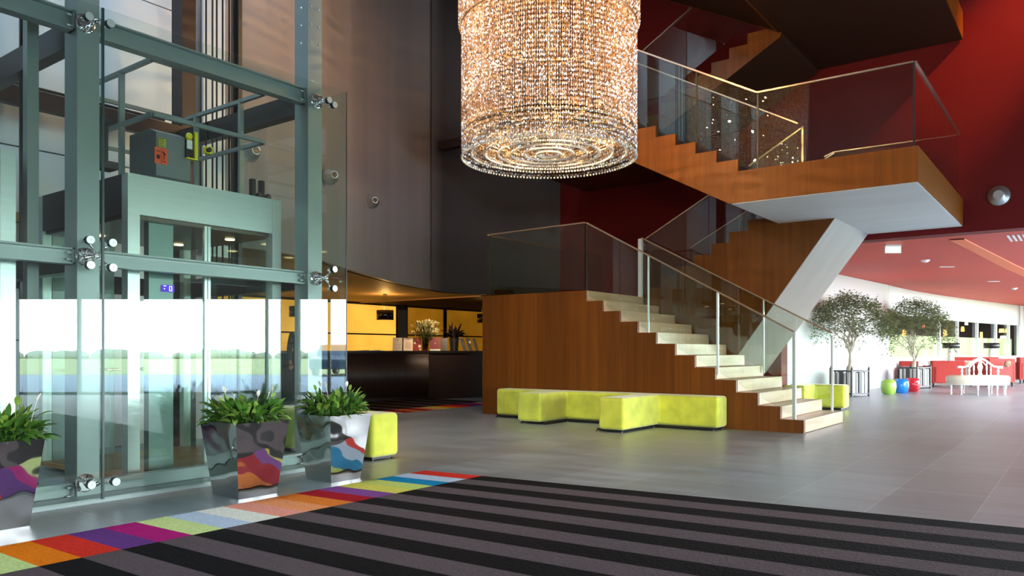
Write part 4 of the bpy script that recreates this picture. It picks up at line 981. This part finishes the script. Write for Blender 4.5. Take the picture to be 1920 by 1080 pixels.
# ================================================================== WALL AND CEILING FIXTURES
def walllamp(px, py, d, nrm, label):
    p = at(px, py, d); t = thing('wall_spotlight', label, 'wall light', tuple(p)); n_ = Vector(nrm).normalized()
    t.location = p
    b = MB(); b.lathe([(.125, 0), (.125, .02), (.115, .05), (.085, .11), (.06, .14), (.058, .165), (.05, .17), (0.045, .16), (0, .15)], p, 28, axis=n_); part('housing', b, mat('satin_aluminium', (.55, .56, .56), .32, metal=.85) if 'satin_aluminium' not in bpy.data.materials else bpy.data.materials['satin_aluminium'], t)
    b = MB(); b.lathe([(.02, .15), (.035, .162)], p, 16, axis=n_); part('lens', b, M['black'], t)
walllamp(698, 378, 13.72, (.88, -.40, 0), 'round satin wall nozzle on the grey wall, right of the glass shaft')
walllamp(619, 331, 11.55, (.92, -.25, 0), 'round satin wall nozzle seen through the shaft corner glass')
walllamp(468, 286, 9.75, (.98, -.1, 0), 'round satin wall nozzle behind the lift roof rails')
p = aty(1873, 367, 14.87); t = thing('wall_spotlight', 'round silver nozzle with black centre on the dark red wall', 'wall light', tuple(p))
b = MB(); b.lathe([(.165, 0), (.165, .015), (.15, .03), (.10, -.005 + .07), (.075, .10), (.07, .10)], p, 32, axis=(0, -1, 0)); part('housing', b, bpy.data.materials['satin_aluminium'], t)
b = MB(); b.lathe([(.075, .085), (0.0, .083)], p, 20, axis=(0, -1, 0)); part('lens', b, M['black'], t)
def onceil(x, y): return at(x, y, (ZL - HC) * F_PX / (HOR - y))
p = onceil(1674, 459); t = thing('emergency_light', 'small glowing white emergency light hanging below the coral ceiling', 'ceiling light', (p.x, p.y, ZL), YAW, local=True)
b = MB(); b.box(-.15, .15, -.03, .03, -.035, 0); part('mounting', b, M['stainless'], t)
b = MB(); b.box(-.145, .145, -.008, .008, -.15, -.04); part('glowing_panel', b, emis('warm_white_panel', (1, .92, .62), 3.0), t)
b = MB(); b.box(-.16, -.147, -.012, .012, -.165, 0); b.box(.147, .16, -.012, .012, -.165, 0); b.box(-.16, .16, -.012, .012, -.165, -.152); part('frame', b, M['stainless'], t)
for (x, y, lb) in ((1735, 487.5, 'white ceiling detector dome nearest the emergency light'), (1902, 540, 'white ceiling detector dome near the right edge of the coral ceiling')):
    p = onceil(x, y); b = MB(); b.lathe([(.09, 0), (.09, -.02), (.05, -.05), (0, -.06)], (0, 0, 0), 18); o = b.build('ceiling_detector', M['white_lac']); o.location = (p.x, p.y, ZL); tag(o, lb, 'detector')
for (x, y, lb) in ((1775, 500, 'slim white ceiling slot left of the orange curve'), (1863, 527.5, 'slim white ceiling slot above the window lamps')):
    p = onceil(x, y); b = MB(); b.box(-.17, .17, -.04, .04, -.012, 0); o = b.build('ceiling_slot', M['white_lac']); o.location = (p.x, p.y, ZL); o.rotation_euler = (0, 0, YAW); tag(o, lb, 'ceiling slot')
p = onceil(1915, 443); t = thing('air_grille', 'slatted silver air grille in the coral ceiling at the right edge', 'air grille', (p.x, p.y, ZL), 0, local=True)
for i in range(4):
    b = MB(); b.box(-.2 + i * .075, -.165 + i * .075, -.30, .6, -.014, 0); part('slat', b, M['white_lac'], t)
#@@LOUNGE
# ================================================================== LOUNGE
def tree(px, pybase, d, hw, ztop, zcrown, label, seed, pot=True, boxd=.62):
    p = at(px, 659, d); t = thing('potted_tree', label, 'potted tree', (p.x, p.y, 0), YAW + R(28), local=True)
    s = boxd / 2; b = MB()
    for x in (-s, s):
        for y in (-s, s):
            b.box(x - .02, x + .02, y - .02, y + .02, 0, .66); b.lathe([(.028, .66), (.03, .68), (.012, .70), (.014, .72), (0, .745)], (x, y, 0), 8)
    for z in (.05, .60):
        for q in (-s, s): b.box(-s, s, q - .014, q + .014, z, z + .035); b.box(q - .014, q + .014, -s, s, z, z + .035)
    for i in range(1, 4):
        for q in (-s, s):
            v = -s + 2 * s * i / 4; w = .055 if i == 2 else .012
            b.box(v - w, v + w, q - .008, q + .008, .06, .60); b.box(q - .008, q + .008, v - w, v + w, .06, .60)
    part('planter_frame', b, M['black'], t)
    b = MB(); b.box(-s + .03, s - .03, -s + .03, s - .03, .04, .57); part('planter_liner', b, M['white_lac'], t)
    rn = random.Random(seed); b = MB(); tips = []
    def grow(p0, d0, L, r_, lvl):
        n_ = 4; pts = [p0]; rad = [r_]; dd = d0.copy(); q = p0.copy()
        for i in range(n_):
            dd = (dd + Vector((rn.uniform(-.16, .16), rn.uniform(-.16, .16), rn.uniform(-.03, .07)))).normalized(); q = q + dd * L / n_; pts.append(q.copy()); rad.append(r_ * (1 - .4 * (i + 1) / n_))
        b.tube(pts, rad, 7 if lvl < 2 else 5, caps=False)
        if lvl >= 4: tips.append(q); return
        k = (5, 3, 3, 3)[lvl]
        for j in range(k):
            a = 6.283 * j / k + rn.uniform(-.5, .5); sp = (.55, .75, .85, .9)[lvl] * rn.uniform(.6, 1.15)
            nd = (dd + Vector((math.cos(a) * sp, math.sin(a) * sp, rn.uniform(-.12, .12)))).normalized()
            st_ = pts[-1] if j < 2 else pts[rn.choice((2, 3, 4))]
            grow(st_.copy(), nd, L * rn.uniform(.55, .85), r_ * .56, lvl + 1)
    grow(Vector((0, 0, .55)), Vector((0, 0, 1)), (zcrown - .55) * .55, .062, 0)
    part('trunk', b, M['bark'], t)
    b = MB(); cz = zcrown + (ztop - zcrown) * .42
    def inside(q):
        r_ = math.hypot(q.x, q.y) / hw
        return r_ < 1 and q.z < ztop - (ztop - zcrown) * .75 * r_ ** 2.2 + .1 and q.z > zcrown + (ztop - zcrown) * (.10 - .12 * r_)
    pts = []
    for i in range(760):
        a = rn.uniform(0, 6.283); r_ = hw * math.sqrt(rn.random()); q = Vector((r_ * math.cos(a), r_ * math.sin(a), rn.uniform(zcrown, ztop)))
        rrel = r_ / hw; shell = ztop - (ztop - zcrown) * .72 * rrel ** 2.4
        q.z = shell - abs(rn.gauss(0, 1)) * (ztop - zcrown) * .26
        pts.append(q)
    for c in pts:
        k = rn.randint(10, 17)
        for j in range(k):
            q = c + Vector((rn.gauss(0, .065), rn.gauss(0, .065), rn.gauss(0, .045))); a = rn.uniform(0, 6.283); el = rn.uniform(-.7, .7); L = rn.uniform(.055, .09); w = L * .5
            d_ = Vector((math.cos(a) * math.cos(el), math.sin(a) * math.cos(el), math.sin(el))); sd = d_.cross(Vector((rn.uniform(-.4, .4), rn.uniform(-.4, .4), 1))).normalized() * w / 2
            b.add([q, q + d_ * L * .5 + sd, q + d_ * L, q + d_ * L * .5 - sd], [(0, 1, 2, 3)])
    part('foliage', b, M['tree_leaf'], t)
tree(1593, 744, 19.2, 1.04, 2.56, 1.45, 'broad-crowned small-leaved tree in a black and white box, nearest the stairs', 31)
tree(1714, 726, 23.2, 1.10, 2.66, 1.42, 'broad-crowned small-leaved tree in a black and white box beside the red chairs', 32)
# ceramic drum stools
def stool(px, d, col, label, m):
    p = at(px, 659, d); o = thing('drum_stool', label, 'stool', (p.x, p.y, 0), 0, local=True)
    b = MB(); b.lathe([(.12, 0), (.145, .02), (.175, .11), (.19, .20), (.175, .30), (.15, .36), (.12, .375), (0, .378)], n=26); part('body', b, m, o)
    b = MB()
    for z in (.06, .325):
        for i in range(18): a = i * 6.283 / 18; r_ = .165; b.sphere((r_ * math.cos(a), r_ * math.sin(a), z), .011, 6, 4)
    part('stud_ring', b, m, o, kind='stuff')
stool(1666, 19.9, 0, 'glazed green ceramic drum stool, left of the row of three', mat('green_glaze', (.30, .50, .08), .12))
stool(1690, 20.5, 0, 'glazed blue ceramic drum stool between the green and red ones', mat('blue_glaze', (.02, .20, .62), .12))
stool(1711, 21.2, 0, 'glazed red ceramic drum stool beside the planter box', mat('red_glaze', (.68, .03, .045), .12))
# sofas
def sofa(px, d, w, h, dep, label, rz=0, arms=True, cat='sofa', name='sofa', seatz=.42):
    p = at(px, 659, d); t = thing(name, label, cat, (p.x, p.y, 0), YAW + rz, local=True)
    b = MB(); b.box(-w / 2, w / 2, 0, .18, .13, h); part('backrest', b, M['red_fab'], t, bevel=.035, seg=3)
    if arms:
        for s in (-1, 1):
            b = MB(); b.box(s * w / 2, s * (w / 2 - .16), .0, dep, .13, h - .16); part('armrest', b, M['red_fab'], t, bevel=.04, seg=3)
    b = MB(); b.box(-w / 2 + .17, w / 2 - .17, .18, dep - .02, .13, seatz); part('seat', b, M['red_fab'], t, bevel=.03, seg=2)
    for x in (-w / 2 + .07, w / 2 - .07):
        for y in (.06, dep - .08):
            b = MB(); b.lathe([(.022, 0), (.032, .13)], (x, y, 0), 8); part('leg', b, M['black'], t)
    return t
sofa(1779, 23.6, .96, .82, .8, 'red armchair seen from behind, left of the white settee', R(-8), cat='armchair', name='armchair')
sofa(1880, 24.0, 1.0, .88, .85, 'red armchair with a leaning cushion, right of the white settee', R(14), cat='armchair', name='armchair')
sofa(1822, 28.2, 1.7, .90, .8, 'red sofa at the back beyond the white settee', R(172))
sofa(1934, 26.5, .9, .90, .8, 'red armchair cut off by the right edge', R(10), cat='armchair', name='armchair')
sofa(1702, 24.6, .55, .80, .6, 'red chair hidden behind the second tree trunk', R(170), cat='chair', name='tub_chair')
p = at(1745, 659, 25.4); b = MB(); b.box(-.27, .27, -.27, .27, .06, .50); o = b.build('ottoman', M['red_fab'], bevel=.03, seg=3); o.location = (p.x, p.y, 0); o.rotation_euler = (0, 0, YAW); tag(o, 'low dark red ottoman against the left side of the armchair', 'ottoman')
for (px, d, z, rz, c, lb) in ((1815, 24.2, .74, .5, (.42, .36, .22), 'patterned beige cushion at the left armchair edge'), (1889, 23.7, .76, -.6, (.25, .17, .10), 'brown cushion leaning on the right armchair')):
    p = at(px, 659, d); b = MB(); b.lathe([(.0, -.05), (.14, -.045), (.2, 0), (.14, .045), (0, .05)], (0, 0, 0), 4, axis=(0, 1, .4)); o = b.build('cushion', mat('cushion_fabric' + str(px), c, .9, var=.4, scale=(20, 20, 20)), subsurf=1); o.location = (p.x, p.y, z - .04); o.rotation_euler = (0, rz, YAW); tag(o, lb, 'cushion')
# consoles and lamps behind the sofas
for px, d, lb, lb2 in ((1783, 26.6, 'wide black shaded table lamp with white base, left of the pair by the windows', 'white console under the left window lamp'), (1859, 29.3, 'wide black shaded table lamp with white base, right of the pair by the windows', 'white console under the right window lamp')):
    p = at(px, 659, d); o = thing('console_table', lb2, 'console', (p.x, p.y, 0), YAW, local=True)
    b = MB(); b.box(-.7, .7, -.2, .2, .72, .78); part('top', b, M['white_lac'], o)
    for s in (-1, 1): b = MB(); b.box(s * .62, s * .7, -.18, .18, 0, .72); part('leg', b, M['white_lac'], o)
    t = thing('table_lamp', lb, 'table lamp', (p.x, p.y, .78), 0, local=True); zs = HC + (HOR - 653) / F_PX * d - .78; zt_ = HC + (HOR - 643) / F_PX * d - .78
    b = MB(); b.lathe([(.265, zs), (.265, zt_)], n=30); part('lamp_shade', b, M['black'], t, solid=.006)
    b = MB(); b.lathe([(.10, 0), (.11, .02), (.09, zs * .9), (.02, zs + .02), (.02, zt_ - .05)], n=20); part('base', b, M['white_lac'], t)
    b = MB(); b.bar((-.26, 0, zt_ - .03), (.26, 0, zt_ - .03), .006, .006); part('shade_ring', b, M['black'], t)
# white carved settee
p = at(1833, 659, 19.8); t = thing('round_settee', 'white carved circular settee with arched open back and turned legs', 'settee', (p.x, p.y, 0), YAW, local=True)
W2 = .78
b = MB(); b.lathe([(W2 - .06, .26), (W2 - .01, .28), (W2 - .03, .31), (W2, .34), (W2, .44), (W2 - .04, .485), (0, .50)], n=44, sx=1, sy=.62); part('seat', b, mat('cream_upholstery', (.66, .62, .48), .7), t)
b = MB(); b.lathe([(W2 - .05, .25), (W2 - .03, .25), (W2 - .03, .29), (W2 - .05, .29)], n=44, sy=.62); part('seat_frame', b, M['white_lac'], t)
for a in (100, 140, 180, 215, 250, 272, 292, 325, 0, 40):
    x, y = (W2 - .1) * math.cos(R(a)), (W2 - .1) * .62 * math.sin(R(a)); b = MB()
    b.lathe([(.012, 0), (.022, .02), (.014, .05), (.022, .16), (.034, .20), (.026, .22), (.034, .27)], (x, y, 0), 10); part('leg', b, M['white_lac'], t)
arch = [(-.66, .70), (-.60, .71), (-.50, .705), (-.42, .73), (-.33, .81), (-.20, .88), (-.06, .915), (.06, .915), (.20, .87), (.33, .79), (.44, .72), (.55, .70), (.66, .69)]
b = MB(); b.tube([(x, -.10 + .16 * math.sin(x * 3.2), z) for x, z in arch], [.035, .03, .022, .024, .026, .026, .03, .03, .026, .026, .024, .026, .035], 10)
b.tube([(x * .78, -.06 + .16 * math.sin(x * 2.6), z - .055) for x, z in arch[3:10]], .014, 8); part('top_rail', b, M['white_lac'], t)
for x, w in ((-.55, .03), (-.36, .028), (-.22, .022), (0, .06), (.24, .022), (.37, .022), (.56, .03)):
    zz = .68 if abs(x) > .5 else (.72 if abs(x) > .3 else (.84 if abs(x) > .1 else .89)); y = -.10 + .16 * math.sin(x * 3.2); b = MB()
    b.lathe([(w * .7, .48), (w, .52), (w * .6, .57), (w * 1.25, .48 + (zz - .48) * .55), (w * .6, .48 + (zz - .48) * .8), (w * .8, zz)], (x, y, 0), 12, sy=.5); part('splat', b, M['white_lac'], t)
# glowing lamps in the restaurant behind the window
for (px, py, w, h, c, s, lb) in ((1772, 623, 7, 14, (1, .55, .16), 5, 'tall orange glowing lamp behind the left window bay'), (1805, 617, 6, 9, (1, .5, .1), 4, 'small orange hanging lamp in the second window bay'), (1812, 606, 6, 7, (1, .95, .75), 2.5, 'small white light box high in the second window bay'),
        (1840, 628, 5, 11, (1, .62, .15), 4.5, 'narrow orange lamp low in the third window bay'), (1878, 620, 9, 7, (1, .65, .12), 6, 'wide glowing amber lamp in the fourth window bay'), (1888, 620, 6, 7, (1, .5, .08), 4.5, 'amber lamp behind the narrow window mullion'), (1881, 632, 11, 5, (1, .95, .7), 2.5, 'low white lit sign panel under the amber lamp'),
        (1695, 623, 7, 12, (1, .5, .1), 4, 'amber hanging lamp seen through the second tree'), (1732, 612, 5, 6, (1, .25, .12), 3, 'small reddish lamp seen through the tree crown')):
    i_, u_, q = wpos(px); d = q.length / ray(px, HOR).xy.length + .8; p = at(px, py, d); rr_ = w / 2 * d / F_PX; hh = h / 2 * d / F_PX
    t = thing('hanging_lamp', lb, 'lamp', tuple(p), 0, local=True)
    b = MB(); b.lathe([(rr_ * .8, hh), (rr_, -hh)], n=14); b.add([(rr_ * math.cos(k * .45), rr_ * math.sin(k * .45), -hh) for k in range(14)], [tuple(range(14))]); part('glowing_shade', b, emis('glow_%d' % px, c, s), t)
    b = MB(); b.tube([(0, 0, hh), (0, 0, 2.98 - p.z)], .006, 4); part('cord', b, M['black'], t)
# tiny switch plate on the white wall
p, dd = onwall(1612, 1.13, -.02); b = MB(); b.box(-.03, .03, -.015, .015, -.10, .10); o = b.build('wall_switch', M['stainless']); o.location = p; o.rotation_euler = (0, 0, YAW); tag(o, 'small grey switch plate on the white curved wall right of the first tree trunk', 'switch')

# ================================================================== PERSON AT RECEPTION
def skinned(name, verts, edges, radii, m, parent, root=0, sub=2):
    me = bpy.data.meshes.new(name); me.from_pydata(verts, edges, []); me.materials.append(m); o = bpy.data.objects.new(name, me); COL.objects.link(o)
    o.modifiers.new('skin', 'SKIN'); sv = me.skin_vertices[0].data
    for i, r_ in enumerate(radii): sv[i].radius = r_ if isinstance(r_, tuple) else (r_, r_); sv[i].use_root = (i == root)
    s_ = o.modifiers.new('sub', 'SUBSURF'); s_.levels = s_.render_levels = sub
    for q in me.polygons: q.use_smooth = True
    o.modifiers['skin'].use_smooth_shade = True
    o.parent = parent; return o
p = at(566, 659, 14.9); man = thing('person', 'person in a dark striped suit standing at reception, half hidden by the steel column', 'person', (p.x, p.y, .012), YAW + R(20), local=True)
sk = mat('skin', (.50, .28, .19), .5); suit = mat('charcoal_suit', (.028, .030, .032), .75, var=.5, scale=(60, 60, .5)); hair = mat('dark_hair', (.02, .012, .008), .6)
V = [(0, 0, .93), (0, .0, 1.10), (0, .01, 1.28), (0, 0, 1.42), (0, -.01, 1.50), (0, -.02, 1.58), (0, -.01, 1.66), (0, 0, 1.72),
     (.10, 0, .86), (.10, -.01, .48), (.10, .02, .09), (.10, -.12, .04), (-.10, 0, .86), (-.10, .0, .48), (-.10, .02, .09), (-.10, -.12, .04),
     (.18, 0, 1.40), (.23, .02, 1.12), (.22, -.10, .90), (.215, -.15, .84), (-.18, 0, 1.40), (-.23, .02, 1.12), (-.22, -.10, .90), (-.215, -.15, .84)]
E_ = [(0, 1), (1, 2), (2, 3), (3, 4), (4, 5), (5, 6), (6, 7), (0, 8), (8, 9), (9, 10), (10, 11), (0, 12), (12, 13), (13, 14), (14, 15), (3, 16), (16, 17), (17, 18), (18, 19), (3, 20), (20, 21), (21, 22), (22, 23)]
Rr = [(.15, .10), (.13, .09), (.16, .10), (.12, .07), .052, (.072, .085), (.076, .092), (.05, .06), .085, .055, .038, .035, .085, .055, .038, .035, .055, .040, .028, .030, .055, .040, .028, .030]
skinned('body', V, E_, Rr, sk, man)
V2 = V[:4] + V[8:11] + V[12:15] + V[16:19] + V[20:23]
E2 = [(0, 1), (1, 2), (2, 3), (0, 4), (4, 5), (5, 6), (0, 7), (7, 8), (8, 9), (3, 10), (10, 11), (11, 12), (3, 13), (13, 14), (14, 15)]
R2 = [(.19, .13), (.17, .12), (.19, .13), (.13, .09), .11, .085, .075, .11, .085, .075, .075, .058, .046, .075, .058, .046]
skinned('suit', V2, E2, R2, suit, man)
b = MB(); b.sphere((0, .02, 1.66), .098, 14, 10, (1, 1.05, 1.0)); part('hair', b, hair, man)
for s in (-1, 1):
    b = MB(); b.sphere((.10 * s, -.07, .035), .055, 12, 8, (.8, 2.3, .6)); part('shoe', b, M['black'], man)
    for i, (dx, L) in enumerate(((-.025, .075), (-.009, .085), (.007, .08), (.022, .065))):
        b = MB(); q = Vector((.215 * s + dx, -.16, .82)); b.tube([q, q + Vector((0, -.02, -L * .6)), q + Vector((0, -.01, -L))], [.009, .008, .006], 6); part('finger', b, sk, man)
    b = MB(); q = Vector((.215 * s - .03 * s, -.16, .83)); b.tube([q, q + Vector((-.015 * s, -.03, -.03)), q + Vector((-.012 * s, -.035, -.055))], [.010, .009, .007], 6); part('thumb', b, sk, man)
b = MB(); b.sphere((0, -.112, 1.625), .014, 8, 6, (.8, 1.2, 1.4)); part('nose', b, sk, man)
b = MB()
for s in (-1, 1): b.sphere((.032 * s, -.098, 1.655), .011, 8, 6)
part('eyes', b, M['black'], man)
b = MB(); b.prism([(-.06, 1.45), (.06, 1.45), (0, 1.25)], -.145, -.12); part('shirt_front', b, M['white_lac'], man)
b = MB(); b.prism([(-.016, 1.45), (.016, 1.45), (.02, 1.2), (-.02, 1.2)], -.155, -.143); part('tie', b, M['red_fab'], man)

# ================================================================== CAR OUTSIDE (seen mirrored in the glass)
car = thing('car', 'dark blue car parked outside, visible only as a reflection in the glass', 'car', (17.0, 24.6, 0), R(60), local=True)
b = MB(); prof = [(-2.1, .3), (-2.15, .75), (-1.3, .92), (-.7, 1.42), (.7, 1.45), (1.5, 1.0), (2.15, .85), (2.15, .3)]
b.prism(prof, -.85, .85); part('body', b, mat('dark_blue_paint', (.02, .05, .09), .2, metal=.3), car, bevel=.08, seg=3)
b = MB(); b.prism([(-1.1, .95), (-.62, 1.36), (.62, 1.38), (1.2, 1.02)], -.87, .87); part('windows', b, mat('car_glass', (.25, .30, .33), .1), car)
for x in (-1.35, 1.35):
    for y in (-.8, .8): b = MB(); b.lathe([(.31, -.1), (.31, .1)], (x, y, .31), 18, axis=(0, 1, 0), smooth=False); part('wheel', b, M['black'], car)

# ================================================================== BUILDING LAMPS
lamp('red_wall_spot', 'SPOT', (1.6, 13.0, 9.6), 2600, (1, .33, .13), (Vector((1.6, 13.0, 9.6)) - Vector((-1.3, 14.9, 6.0))).to_track_quat('Z', 'Y').to_euler(), spot_size=R(25), spot_blend=1.0, shadow_soft_size=.05)
